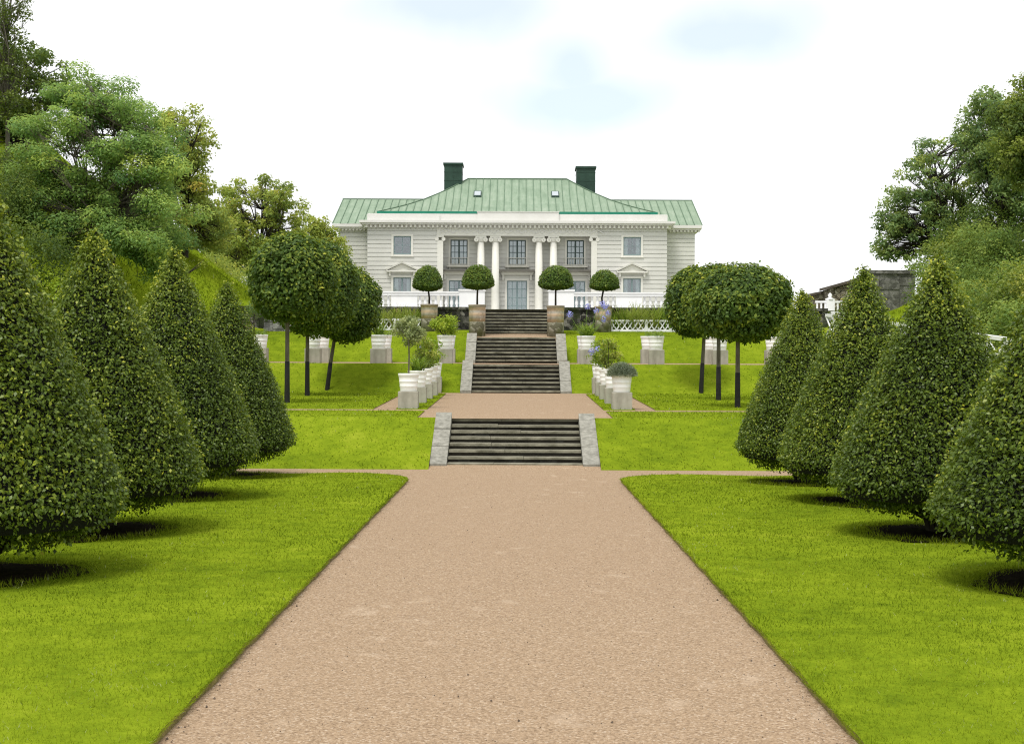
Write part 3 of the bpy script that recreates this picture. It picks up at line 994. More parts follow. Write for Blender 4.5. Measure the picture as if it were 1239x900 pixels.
WB, FB, RB = 9.84, HY, 109.0     # main block half width, front, back
PX = 5.25                        # half width of the recessed portico
BY = HY + .95                    # back wall of the portico
ztop = 11.34
SW = 7.55
side_holes = lambda c: [(c - .575, c + .575, 9.56, 10.76), (c - .575, c + .575, 6.45, 8.04)]
for s in (-1, 1):
    a, b = sorted((s * PX, s * WB))
    m = MB(); board_wall(m, a, b, 4.8, ztop, HY, side_holes(s * SW)); 
    board_wall(m, HY, HY + 14, 4.8, ztop, s * WB, (), axis='y', sgn=s)
    # return wall into the portico
    m.face([(s * PX, HY, 4.8), (s * PX, BY, 4.8), (s * PX, BY, ztop), (s * PX, HY, ztop)])
    m.build('wall', M['wall'], H)
    for (h0, h1, z0, z1), nm in zip(side_holes(s * SW), ('window', 'window')):
        up = z0 > 9
        window((h0 + h1) / 2, h1 - h0, z0, z1, HY, 1 if not up else 2, 2 if up else 1, M['sash'], nm, curtains='sides' if (s > 0 or not up) else None, leaves_=1 if up else 2, mull=.035 if up else .05)
    # pediment over the lower window
    m = MB()
    c = s * SW
    zb, zp = 8.40, 9.03
    m.box(c - 1.0, c + 1.0, HY - .30, HY - .003, zb, zb + .09)
    for q in (-1, 1):
        m.hexa([(c + q * 1.02, HY - .30, zb + .092), (c, HY - .30, zp - .06), (c, HY - .003, zp - .06), (c + q * 1.02, HY - .003, zb + .092),
                (c + q * 1.06, HY - .32, zb + .18), (c, HY - .32, zp + .04), (c, HY - .003, zp + .04), (c + q * 1.06, HY - .003, zb + .18)])
    m.hexa([(c - .9, HY - .12, zb + .095), (c + .9, HY - .12, zb + .095), (c + .9, HY - .003, zb + .095), (c - .9, HY - .003, zb + .095),
            (c - .02, HY - .12, zp - .08), (c + .02, HY - .12, zp - .08), (c + .02, HY - .003, zp - .08), (c - .02, HY - .003, zp - .08)])
    for q in (-1, 1): m.box(c + q * .80 - .06, c + q * .80 + .06, HY - .2, HY - .003, zb - .26, zb - .003)
    m.build('pediment', M['trim'], H)
    # corner pilaster of the portico
    m = MB()
    xc = s * 5.06
    m.box(xc - .19, xc + .19, HY - .02, HY + .3, 4.9, 10.5)
    m.box(xc - .26, xc + .26, HY - .06, HY + .34, 4.8, 5.25)
    pl = m.build('pilaster', M['trim'], H)
    # lower wing set back
    a, b = sorted((s * WB, s * 11.85))
    m = MB(); board_wall(m, a, b, 4.8, 11.3, 96.5)
    board_wall(m, 96.5, 107.5, 4.8, 11.3, s * 11.85, (), axis='y', sgn=s)
    m.build('wing_wall', M['wall'], H)
    m = MB()
    a, b = sorted((s * (WB + .003), s * 12.3))
    m.box(a, b, 96.08, 96.5, 11.46, 11.66); m.box(a, b - .08 if s > 0 else b, 96.2, 96.5, 11.34, 11.46)
    x0, x1 = sorted((s * 11.85, s * 12.3))
    m.box(x0, x1, 96.502, 107.9, 11.46, 11.66)
    m.box(min(s * 11.852, s * 12.2), max(s * 11.852, s * 12.2), 96.502, 107.8, 11.34, 11.457)
    cw = m.build('wing_cornice', M['cornice'], H)
    m = MB()
    out, x, k = [], WB + .05, 0
    while x < 12.05:
        out += [(s * x, 96.25 if k % 2 == 0 else 96.48), (s * (x + .12), 96.25 if k % 2 == 0 else 96.48)]; x += .12; k += 1
    bb = len(m.v)
    for px_, py_ in out: m.v += [(px_, py_, 11.22), (px_, py_, 11.338)]
    for k in range(len(out) - 1):
        m.f.append((bb + 2 * k, bb + 2 * k + 2, bb + 2 * k + 3, bb + 2 * k + 1)); m.mi.append(0); m.sm.append(False)
    m.build('dentil_band', M['trim'], cw)
# back and floor
m = MB()
m.face([(-WB, RB, 4.8), (-WB, RB, ztop), (WB, RB, ztop), (WB, RB, 4.8)])
m.face([(-11.85, 107.5, 4.8), (-11.85, 107.5, 11.3), (11.85, 107.5, 11.3), (11.85, 107.5, 4.8)])
m.build('rear_wall', M['wall'], H)
m = MB()
m.box(-9.6, 9.6, HY + 3.4, HY + 3.5, 4.85, 11.2)
for s in (-1, 1):
    a, b = sorted((s * 5.4, s * 9.7)); m.box(a, b, HY + 1.3, HY + 1.4, 4.85, 11.2)
m.box(-9.6, 9.6, HY + .3, HY + 3.2, 8.50, 8.62)
m.build('interior', M['inside'], H)

# portico back wall with three tall windows above three doors
PXC = [-3.86, 0.0, 3.86]
pw, dw = 1.14, 1.32
pholes = [(c - pw / 2, c + pw / 2, 8.96, 10.62) for c in PXC] + [(c - dw / 2, c + dw / 2, 5.12, 7.92) for c in PXC]
m = MB(); board_wall(m, -PX, PX, 5.1, 11.0, BY, pholes); m.build('portico_wall', M['wall'], H)
m = MB(); m.box(-PX, PX, HY + .02, BY - .002, 4.7, 5.1); m.build('portico_floor', M['granite'], H)
m = MB(); m.box(-PX, PX, HY + .43, BY - .002, 10.81, 10.95); m.build('portico_ceiling', M['wall'], H)
for c in PXC:
    window(c, pw, 8.96, 10.62, BY, 2, 4, M['darksash'], 'window', surround=.12, curtains='full', mull=.045)
    window(c, dw, 5.12, 7.92, BY, 2, 5, M['sash'], 'door', surround=.16, curtains='full' if c == 0 else 'sides', door=True, mull=.05)
    m = MB()
    hw = 1.14
    m.box(c - hw, c + hw, BY - .28, BY - .003, 8.42, 8.54); m.box(c - hw + .1, c + hw - .1, BY - .2, BY - .003, 8.30, 8.418)
    for q in (-1, 1): m.box(c + q * .92 - .06, c + q * .92 + .06, BY - .18, BY - .003, 7.95, 8.298)
    m.build('door_cornice', M['trim'], H)
    m = MB()
    m.box(c - .80, c + .80, BY - .30, BY - .003, 8.80, 8.88)
    for q in (-1, 1): m.box(c + q * .6 - .05, c + q * .6 + .05, BY - .2, BY - .003, 8.60, 8.797)
    for zz_ in (8.96, 9.40): m.box(c - .80, c + .80, BY - .29, BY - .265, zz_, zz_ + .03)
    k = c - .79
    while k < c + .8:
        m.box(k - .009, k + .009, BY - .286, BY - .269, 8.883, 9.40); k += .105
    for q in (-1, 1):
        m.box(c + q * .79 - .015, c + q * .79 + .015, BY - .265, BY - .003, 9.40, 9.43)
    m.build('balcony', M['iron'], H)

# columns with ionic capitals
for xc in (-2.39, -1.43, 1.43, 2.39):
    m = MB()
    m.box(xc - .36, xc + .36, HY - .06, HY + .66, 4.85, 5.14)
    m.lathe((xc, HY + .3, 5.14), [(.34, 0), (.34, .07), (.29, .1), (.31, .16), (.27, .2), (.262, 2), (.225, 5.28)], 24)
    col = m.build('column', M['trim'], H)
    m = MB()
    m.box(xc - .36, xc + .36, HY, HY + .6, 10.70, 10.80)
    m.lathe((xc, HY + .3, 10.42), [(.24, 0), (.27, .04), (.27, .12), (.33, .2), (.33, .26)], 20)
    for q in (-1, 1):
        b = len(m.v)
        for yy in (HY + .02, HY + .58):
            for k in range(14):
                a = 2 * math.pi * k / 14
                m.v.append((xc + q * .30 + .145 * math.cos(a), yy, 10.56 + .145 * math.sin(a)))
        for k in range(14):
            m.f.append((b + k, b + (k + 1) % 14, b + 14 + (k + 1) % 14, b + 14 + k)); m.mi.append(0); m.sm.append(True)
        m.f.append(tuple(b + k for k in reversed(range(14)))); m.mi.append(0); m.sm.append(False)
        m.f.append(tuple(b + 14 + k for k in range(14))); m.mi.append(0); m.sm.append(False)
        m.lathe((xc + q * .30, HY, 10.56), [(.01, -.01), (.05, 0), (.01, .01)], 8)
    m.build('capital', M['trim'], col)
for s in (-1, 1):
    m = MB()
    xc = s * 5.06
    m.box(xc - .3, xc + .24, HY - .03, HY + .4, 10.70, 10.80)
    for q in (-1, 1):
        m.tube([(xc + q * .22, HY - .04, 10.58), (xc + q * .22, HY + .4, 10.58)], .13, 12)
        m.face([(xc + q * .22 + .13 * math.cos(a), HY - .042, 10.58 + .13 * math.sin(a)) for a in [2 * math.pi * k / 12 for k in range(12)]])
    m.build('capital', M['trim'], H)

# entablature: frieze with diamond swags, dentils, cornice, attic
m = MB()
m.box(-PX - .02, PX + .02, HY - .02, HY + .42, 10.802, 11.34)
fr = m.build('frieze', M['trim'], H)
m = MB()
x = -5.1
while x < 5.0:
    m.bar((x, HY - .035, 10.96), (x + .45, HY - .035, 11.22), .055, .06)
    m.bar((x + .45, HY - .032, 11.22), (x + .9, HY - .032, 10.96), .055, .06)
    m.bar((x, HY - .029, 11.22), (x + .45, HY - .029, 10.96), .03, .03)
    m.bar((x + .45, HY - .026, 10.96), (x + .9, HY - .026, 11.22), .03, .03)
    x += .9
m.build('swag_ornament', M['cornice'], fr)
def dentil_path(m, pts, z0, z1):
    """one crenellated strip: pts is the plan line (x, y) of teeth and gaps"""
    b = len(m.v)
    for x, y in pts: m.v += [(x, y, z0), (x, y, z1)]
    for k in range(len(pts) - 1):
        m.f.append((b + 2 * k, b + 2 * k + 2, b + 2 * k + 3, b + 2 * k + 1)); m.mi.append(0); m.sm.append(False)
def teeth(a, b, near, far, swap=False, sg=1):
    out, x, k = [], a, 0
    while x < b:
        x2 = min(b, x + (.13 if k % 2 == 0 else .16)); d = near if k % 2 == 0 else far
        out += [(x, d), (x2, d)]; x = x2; k += 1
    return out
m = MB()
line = [(HX_, y) for y, HX_ in [(q, -d) for q, d in teeth(HY + .2, RB, WB + .26, WB + .01)][::-1]]
line += [(x, d) for x, d in teeth(-WB - .1, WB + .1, HY - .26, HY - .01)]
line += [(d, q) for q, d in teeth(HY + .2, RB, WB + .26, WB + .01)]
dentil_path(m, line, 11.30, 11.49)
m.build('dentil_band', M['trim'], H)
m = MB()
m.box(-WB - .02, WB + .02, HY - .008, RB + .02, 11.341, 11.40)
m.box(-WB - .34, WB + .34, HY - .36, RB + .3, 11.492, 11.60)
m.box(-WB - .50, WB + .50, HY - .50, RB + .4, 11.602, 11.76)
m.build('cornice', M['cornice'], H)
m = MB()
m.box(-WB + .02, -2.62, HY + .05, HY + .5, 11.762, 12.24); m.box(2.72, WB - .02, HY + .05, HY + .5, 11.762, 12.24)
m.box(-2.62, 2.72, HY - .06, HY + .5, 11.762, 12.36)
m.box(-2.66, 2.76, HY - .10, HY + .54, 12.362, 12.40)
m.box(-WB - .02, -5.1, HY - .03, HY + .05, 11.762, 12.2); m.box(5.1, WB + .02, HY - .03, HY + .05, 11.762, 12.2)
for s in (-1, 1):
    a, b = sorted((s * (WB - .4), s * (WB - .02))); m.box(a, b, HY + .502, RB - .1, 11.762, 12.24)
m.build('attic_parapet', M['cornice'], H)

# main hipped copper roof
EX, RX, EY0, EY1, RY = 9.15, 3.47, HY + .6, RB - .6, 102.0
EZ, RZ = 12.42, 15.43
m = MB()
def hipz(t_): return EZ + (RZ - EZ) * (t_ - .10 * math.sin(math.pi * t_))   # slight bell-cast towards the eave
T = [0, .15, .3, .5, .75, 1.0]
def ring(t_):
    z = hipz(t_)
    x = EX + (RX - EX) * t_
    return [(-x, EY0 + (RY - EY0) * t_, z), (x, EY0 + (RY - EY0) * t_, z), (x, EY1 + (RY - EY1) * t_, z), (-x, EY1 + (RY - EY1) * t_, z)]
for a, b in zip(T[:-1], T[1:]):
    A, B = ring(a), ring(b)
    for k in range(4): m.face([A[k], A[(k + 1) % 4], B[(k + 1) % 4], B[k]])
roof = m.build('roof', M['copper'], H)
m = MB()
def seamline(p, q, segs=5):
    pass
x = -EX + .25
while x < EX:
    tm_ = 1.0 if abs(x) <= RX else (EX - abs(x)) / (EX - RX)
    pts = [(x, EY0 + (RY - EY0) * tm_ * k / 5, hipz(tm_ * k / 5) + .02) for k in range(6)]
    for p, q in zip(pts[:-1], pts[1:]): m.bar(p, q, .045, .05)
    x += .5
for s in (-1, 1):
    y = EY0 + .3
    while y < EY1:
        tm_ = (y - EY0) / (RY - EY0) if y < RY else (EY1 - y) / (EY1 - RY)
        pts = [(s * (EX + (RX - EX) * tm_ * k / 4), y, hipz(tm_ * k / 4) + .02) for k in range(5)]
        for p, q in zip(pts[:-1], pts[1:]): m.bar(p, q, .045, .05)
        y += .5
    for yy in (EY0, EY1):
        pts = [(s * (EX + (RX - EX) * k / 6), yy + (RY - yy) * k / 6, hipz(k / 6) + .025) for k in range(7)]
        for p, q in zip(pts[:-1], pts[1:]): m.bar(p, q, .09, .07)
m.bar((-RX, RY, RZ + .03), (RX, RY, RZ + .03), .12, .08)
m.build('roof_seam', M['seam'], roof)
m = MB()
m.box(-EX - .12, EX + .12, EY0 - .14, EY0 - .003, EZ - .13, EZ + .03)
for s in (-1, 1):
    a, b = sorted((s * EX, s * (EX + .12))); m.box(a, b, EY0, EY1, EZ - .13, EZ + .03)
m.build('eave_gutter', M['greenedge'], roof)
for xc in (-2.7 * .0 + WX(576.5, 100), WX(670, 100)):
    t_ = .62
    y = EY0 + (RY - EY0) * t_; z = hipz(t_)
    m = MB()
    sl = (hipz(.66) - hipz(.58)) / ((RY - EY0) * .08)
    m.hexa([(xc - .27, y - .42, z - .42 * sl), (xc + .27, y - .42, z - .42 * sl), (xc + .27, y + .42, z + .42 * sl), (xc - .27, y + .42, z + .42 * sl),
            (xc - .27, y - .42, z - .42 * sl + .14), (xc + .27, y - .42, z - .42 * sl + .14), (xc + .27, y + .42, z + .42 * sl + .14), (xc - .27, y + .42, z + .42 * sl + .14)])
    sk = m.build('skylight', M['copperdark'], roof)
    m = MB()
    m.face([(xc - .21, y - .34, z - .34 * sl + .145), (xc + .21, y - .34, z - .34 * sl + .145), (xc + .21, y + .34, z + .34 * sl + .145), (xc - .21, y + .34, z + .34 * sl + .145)])
    t2 = NT('skylight_glass'); M['skyglass'] = t2.end(t2.pbr((.5, .55, .58), .05, spec=1.0, metal=.6))
    m.build('pane', M['skyglass'], sk)
for s, ztc, pxs in ((-1, 16.46, (536.5, 558)), (1, 16.25, (695.5, 718))):
    x0, x1 = WX(pxs[0], 102), WX(pxs[1], 102)
    m = MB()
    m.box(x0, x1, 101.2, 102.8, 13.6, ztc - .14); m.box(x0 - .07, x1 + .07, 101.12, 102.88, ztc - .14, ztc)
    for zz_ in (14.5, 15.2, 15.8): m.box(x0 - .015, x1 + .015, 101.185, 102.815, zz_, zz_ + .03)
    for xx in (x0 + (x1 - x0) / 2,): m.box(xx - .015, xx + .015, 101.187, 101.2, 13.7, ztc - .15)
    m.build('chimney', M['copperdark'], roof)
# gabled wing roofs
for s in (-1, 1):
    m = MB()
    ye0, ye1, yr, z0, z1 = 96.1, 107.9, 102.0, 11.67, 13.97
    xo, xi_e, xi_r = 12.33, 9.86, 6.2
    for (ya, sg) in ((ye0, 1), (ye1, -1)):
        pts = [(s * xo, ya, z0), (s * xi_e, ya, z0), (s * xi_r, yr, z1), (s * xo, yr, z1)]
        m.face(pts if s * sg < 0 else pts[::-1])
    m.face([(s * 11.9, 96.6, 11.62), (s * 11.9, 107.4, 11.62), (s * 11.9, yr, z1 - .06)])
    wr = m.build('wing_roof', M['copper'], H)
    m = MB()
    x = 12.28
    while x > 6.5:
        ta = max(0, (9.86 - x) / (9.86 - 6.2)) if x < 9.86 else 0
        if ta < .9: m.bar((s * x, ye0 + (yr - ye0) * ta, z0 + (z1 - z0) * ta + .02), (s * x, yr, z1 + .02), .045, .05)
        x -= .5
    m.bar((s * xo, yr, z1 + .02), (s * 6.4, yr, z1 + .02), .1, .07)
    m.build('roof_seam', M['seam'], wr)

# ------------------------------------------------------------------ trees with lumpy crowns
def lump_leaves(lumps, per, leaf, flat=.65, up=.5, droop=.25, fill=.45):
    """lumps: (x,y,z,r,tint). leaves fill each lump, denser at its rim"""
    Ps, Ns, Ts = [], [], []
    for (x, y, z, r, tn) in lumps:
        n = max(12, int(per * (r ** 2)))
        d = rnd_dir(n)
        rad = r * (fill + (1 - fill) * RNG.random(n)) * (.85 + .3 * RNG.random(n))
        p = d * rad[:, None]
        p[:, 2] *= flat
        Ps.append(p + np.array([x, y, z]))
        Ns.append(unit(d * .55 + rnd_dir(n) * .7 + np.array([0, 0, up])))
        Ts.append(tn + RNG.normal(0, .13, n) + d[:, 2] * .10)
    P, N, T_ = np.vstack(Ps), np.vstack(Ns), np.concatenate(Ts)
    tip = unit(rnd_dir(len(P)) + np.array([0, 0, -droop]))
    sz = leaf * RNG.uniform(.7, 1.3, len(P))
    return P, N, tip, sz, T_


def crown_lumps(envs, count, lr, seed, tvar=.16, mid=.42):
    r = np.random.default_rng(seed)
    vol = np.array([e[3] * e[4] * e[5] for e in envs]) ** .67
    out = []
    for k in r.choice(len(envs), count, p=vol / vol.sum()):
        c = envs[k]
        d = r.normal(size=3); d /= np.linalg.norm(d)
        q = .35 + .65 * r.random() ** .6
        out.append((c[0] + d[0] * c[3] * q, c[1] + d[1] * c[4] * q, c[2] + d[2] * c[5] * q, r.uniform(*lr), mid + r.normal(0, tvar)))
    return out


def branches(m, lumps, base, r0, seed, fork=.35, every=1, stems=1, top=None, spread=.25):
    rr = random.Random(seed)
    zs = [l[2] for l in lumps]
    zt = top or (min(zs) + (max(zs) - min(zs)) * .72)
    cx_ = sum(l[0] for l in lumps) / len(lumps); cy_ = sum(l[1] for l in lumps) / len(lumps)
    paths = []
    for k in range(stems):
        a = rr.uniform(0, 6.28)
        sp = 0 if stems == 1 else spread * rr.uniform(.6, 1.4)
        tx_, ty_ = cx_ + sp * 6 * math.cos(a), cy_ + sp * 6 * math.sin(a)
        pts = []
        for i in range(7):
            q = i / 6
            pts.append((base[0] + (tx_ - base[0]) * q ** 1.3 + rr.uniform(-.1, .1) * q + sp * math.cos(a) * .5, base[1] + (ty_ - base[1]) * q ** 1.3 + rr.uniform(-.1, .1) * q + sp * math.sin(a) * .5, base[2] - .2 * (q == 0) + (zt - base[2]) * q))
        rad = [r0 * (1 - .85 * i / 6) for i in range(7)]
        m.tube(pts, rad, 8)
        paths.append(pts)
    for l in lumps[::every]:
        pts = rr.choice(paths)
        # leave the trunk below the lump
        cand = [p for p in pts[2:] if p[2] < l[2] - .2] or [pts[2]]
        s = cand[-1] if rr.random() < .6 else rr.choice(cand)
        mid_ = [(s[i] + l[i]) / 2 + rr.uniform(-.25, .25) for i in range(3)]
        mid_[2] += .1
        dist = math.dist(s, l[:3])
        ra = min(r0 * .35, .010 + .010 * dist)
        m.tube([s, mid_, (l[0], l[1], l[2])], [ra, ra * .65, ra * .2], 5)
        for _ in range(3):
            e = (l[0] + rr.uniform(-1, 1) * l[3] * .8, l[1] + rr.uniform(-1, 1) * l[3] * .8, l[2] + rr.uniform(-.4, .6) * l[3])
            m.tube([mid_, e], [ra * .4, ra * .12], 4)


def tree(name, label, x, y, envs, count, lr, per, leaf, mat, trunk_r, bark='bark', seed=1, group=None, cat='tree', stems=1, flat=.65, up=.5, droop=.25, z=None, mid=.42, tvar=.16, top=None, spread=.25, every=1, width=.55):
    z0 = ground(x, y) - .05 if z is None else z
    e = empty(name, (x, y, z0), label, cat, group)
    L = crown_lumps(envs, count, lr, seed, tvar, mid)
    P, N, tp, sz, T_ = lump_leaves(L, per, leaf, flat, up, droop)
    link('crown', leaf_mesh('crown', P - np.array([x, y, z0]), N, tp, sz, width, T_, [mat]), e)
    m = MB()
    branches(m, L, (x, y, z0), trunk_r, seed, stems=stems, top=top, spread=spread, every=every)
    m.build('trunk', M[bark], e)
    return e


def env(px0, px1, py0, py1, D, dy=None, k=1.0):
    """ellipsoid whose silhouette fills a picture rectangle at distance D, in world metres"""
    cx_, cz = WX((px0 + px1) / 2, D), WZ((py0 + py1) / 2, D)
    rx, rz = (px1 - px0) / 2 * D / F * k, (py1 - py0) / 2 * D / F * k
    return (cx_, D, cz, rx, dy or (rx + rz) / 2, rz)


BG = 'trees on the hillsides'
# left side
tree('ash_tree', 'large feathery light green ash with many thin stems on the left hill', WX(125, 52), 52,
     [env(20, 215, 100, 250, 52, 2.4), env(60, 150, 85, 170, 52, 1.8), env(10, 110, 180, 330, 51.5, 2.0), env(110, 235, 170, 320, 51.5, 2.2), env(150, 215, 260, 345, 51, 1.6)],
     230, (.35, .75), 900, .13, M['ash'], .10, seed=21, group=BG, stems=7, flat=.6, up=.8, droop=.6, spread=.22, mid=.5, width=.42, tvar=.22)
tree('broadleaf_tree', 'dark broadleaf tree behind the feathery ash at the left picture edge', WX(30, 60), 60,
     [env(-30, 80, 48, 160, 60, 2.5), env(-60, 60, 120, 300, 60, 2.6)], 150, (.35, .65), 560, .17, M['darkleaf'], .22, 'darkbark', 22, BG)
tree('birch_tree', 'tall sparse birch reaching the top left corner', WX(8, 55), 55,
     [env(-25, 34, -70, 60, 55, 1.0), env(-30, 30, 40, 170, 55, 1.0)], 130, (.22, .42), 620, .11, M['birch'], .10, 'bark', 23, BG, top=WZ(-40, 55), flat=.9)
tree('yellowing_tree', 'tree with yellowing leaves directly right of the feathery ash', WX(222, 62), 62,
     [env(165, 262, 128, 240, 62, 2.0), env(178, 268, 195, 325, 62, 1.9), env(215, 285, 235, 310, 62, 1.5)], 210, (.25, .5), 520, .15, M['autumn'], .16, 'darkbark', 24, BG, mid=.34, tvar=.2)
tree('spreading_tree', 'loose yellow green tree with sky gaps behind the left ball trees', WX(318, 84), 84,
     [env(255, 368, 212, 290, 84, 2.6), env(250, 372, 255, 330, 84, 2.2), env(285, 350, 290, 350, 84, 2.2)], 230, (.28, .55), 400, .19, M['autumn'], .22, 'darkbark', 25, BG, mid=.38, tvar=.2)
tree('round_tree', 'low yellow green tree showing between the ball tree and the house wing', WX(385, 92), 92,
     [env(340, 420, 262, 345, 92, 2)], 110, (.3, .6), 400, .20, M['autumn'], .16, 'darkbark', 26, BG, mid=.4)
tree('wood_tree', 'green tree low in the gap between yellowing tree and loose tree', WX(262, 95), 95,
     [env(225, 300, 250, 345, 95, 2.5)], 120, (.4, .7), 300, .22, M['oak'], .16, 'darkbark', 28, BG, mid=.45)
tree('broadleaf_tree', 'dark green tree filling the gap low behind the ash stems', WX(90, 58), 58,
     [env(30, 190, 225, 345, 58, 2.0)], 80, (.5, .9), 500, .17, M['darkleaf'], .14, 'darkbark', 27, BG, mid=.36)
# right side
tree('oak_tree', 'open crowned oak leaning out from the right hill against the white sky', WX(1155, 66), 66,
     [env(1095, 1205, 145, 250, 66, 2.2), env(1062, 1150, 195, 300, 66, 1.8), env(1053, 1115, 250, 320, 66, 1.3), env(1110, 1200, 230, 318, 66, 2.0)],
     260, (.24, .46), 520, .16, M['oak'], .2, 'darkbark', 31, BG, mid=.45, top=WZ(190, 66), tvar=.2)
tree('oak_tree', 'tall dark oak rising behind the bushes at the right picture edge', WX(1205, 62), 62,
     [env(1160, 1250, 100, 230, 62, 2.0), env(1170, 1290, 160, 285, 62, 2.2)], 240, (.28, .52), 540, .16, M['oak'], .2, 'darkbark', 32, BG, mid=.4, tvar=.2)
tree('broadleaf_tree', 'dense dark tree cut off by the upper right picture edge', WX(1262, 55), 55,
     [env(1200, 1310, 82, 235, 55, 2.2)], 150, (.35, .65), 640, .15, M['darkleaf'], .2, 'darkbark', 33, BG, mid=.6, tvar=.22)


# hillside shrubs
def shrub(name, label, x, y, rx, rz, mat, seed, leaf=.12, per=330, group='shrubs on the hillsides', mid=.45, count=None, ry=None, lift=.55):
    z0 = ground(x, y) - .1
    n = count or max(9, int(16 * rx * rz))
    L = crown_lumps([(x, y, z0 + rz * lift, rx, ry or rx, rz * .8)], n, (.28 * min(rx, 1.6), .5 * min(rx, 1.6)), seed, .17, mid)
    P, N, tp, sz, T_ = lump_leaves(L, per, leaf, .7, .6, .2)
    st = MB()
    for l in L[:10]: st.tube([(0, 0, 0), (l[0] - x, l[1] - y, l[2] - z0)], [.035, .008], 5)
    o = link(name, leaf_mesh(name, P - np.array([x, y, z0]), N, tp, sz, .5, T_, [mat, M['darkbark']], extra=st))
    o.location = (x, y, z0)
    return tag(o, label, 'shrub', group)


RS = [(1140, 318, 58, 1.5, 1.3, 'shrub'), (1168, 285, 60, 1.7, 1.5, 'yellowshrub'), (1200, 262, 58, 1.8, 1.5, 'shrub'), (1228, 240, 56, 1.8, 1.4, 'shrub'),
      (1165, 330, 54, 1.4, 1.3, 'shrub'), (1192, 310, 52, 1.5, 1.3, 'yellowshrub'), (1222, 290, 50, 1.6, 1.4, 'shrub'), (1185, 352, 49, 1.1, .9, 'shrub'),
      (1232, 330, 46, 1.5, 1.3, 'shrub'), (1218, 362, 43, 1.0, .8, 'yellowshrub'), (1248, 375, 40, 1.1, .9, 'shrub'), (1130, 345, 60, .9, .7, 'shrub'), (1252, 280, 48, 1.6, 1.5, 'yellowshrub'), (1150, 292, 63, 1.6, 1.6, 'shrub'), (1178, 262, 63, 1.7, 1.8, 'darkleaf'), (1208, 235, 62, 1.8, 1.9, 'shrub'), (1160, 308, 57, 1.3, 1.3, 'shrub'), (1205, 300, 55, 1.5, 1.4, 'shrub'), (1182, 335, 52, 1.2, 1.1, 'shrub')]
RL = ['dark green shrub on the right hill just above the tip of the third cone', 'yellowish shrub below the open oak crown on the right hill', 'green shrub high on the right hill under the dark oak',
      'topmost green shrub at the right picture edge below the dense tree', 'green shrub on the right hill behind the third cone, above the grass strip', 'yellow green arching shrub in the middle of the right hillside',
      'broad green shrub in the upper middle of the right hillside by the picture edge', 'low shrub at the lower left corner of the right thicket, beside the grass slope', 'green shrub above the nearest right cone at the picture edge',
      'small yellowing shrub just above the white lattice fence on the right', 'lowest green shrub behind the tip of the nearest right cone', 'small green shrub at the foot of the old grey wall', 'yellow green shrub cut by the right picture edge halfway up the hill', 'green shrub under the lowest oak branches on the right hill', 'dark shrub at the foot of the tall dark oak on the right',
      'green shrub high on the right hill below the dense dark tree', 'green shrub between the oak shade and the grass strip on the right hill', 'rounded green shrub in the centre of the right thicket', 'low green shrub in the lower middle of the right thicket']
for k, ((px, py, D, rx, rz, mt), lb) in enumerate(zip(RS, RL)):
    x = WX(px, D)
    shrub('hillside_shrub', lb, x, D, rx, rz * 1.15, M[mt], 60 + k, .13, 360, mid=.42 if mt == 'shrub' else .3)
LS = [(57, 368, 46, 1.0, 1.0, 'limeleaf', 'pale lime green shrub between the two nearest left cones'), (20, 350, 47, 1.6, 1.3, 'darkleaf', 'dark green shrub below the birch at the left picture edge'),
      (165, 330, 48, 1.0, .9, 'shrub', 'light green shrub at the foot of the ash, above the gap between cones'), (95, 330, 49, 1.5, .9, 'darkleaf', 'dark shrub under the ash stems behind the tall left cone'),
      (20, 300, 54, 1.8, 1.5, 'darkleaf', 'very dark shrub in the shade at the left picture edge'), (225, 300, 60, .8, .7, 'autumn', 'small browning shrub at the foot of the yellowing tree'),
      (60, 305, 53, 1.6, 1.6, 'darkleaf', 'dark shrub directly behind the gap left of the tall left cone'), (-8, 335, 50, 1.6, 1.6, 'darkleaf', 'dark shrub cut by the left picture edge above the nearest cone'),
      (190, 318, 60, 1.2, 1.2, 'shrub', 'green shrub filling the foot of the yellowing tree beside the ash'), (262, 300, 76, 1.6, 1.6, 'autumn', 'yellowish shrub on the crest of the left grassy hill'),
      (300, 330, 80, 1.8, 1.8, 'shrub', 'green shrub behind the hill crest under the loose yellow green tree'), (345, 345, 84, 1.6, 1.6, 'autumn', 'yellowing shrub behind the left ball trees, above the rubble wall'),
      (150, 372, 44, .8, .7, 'shrub', 'low shrub seen in the gap between the tall left cone and the next one')]
for k, (px, py, D, rx, rz, mt, lb) in enumerate(LS):
    shrub('hillside_shrub', lb, WX(px, D), D, rx, rz, M[mt], 80 + k, .11, 380)

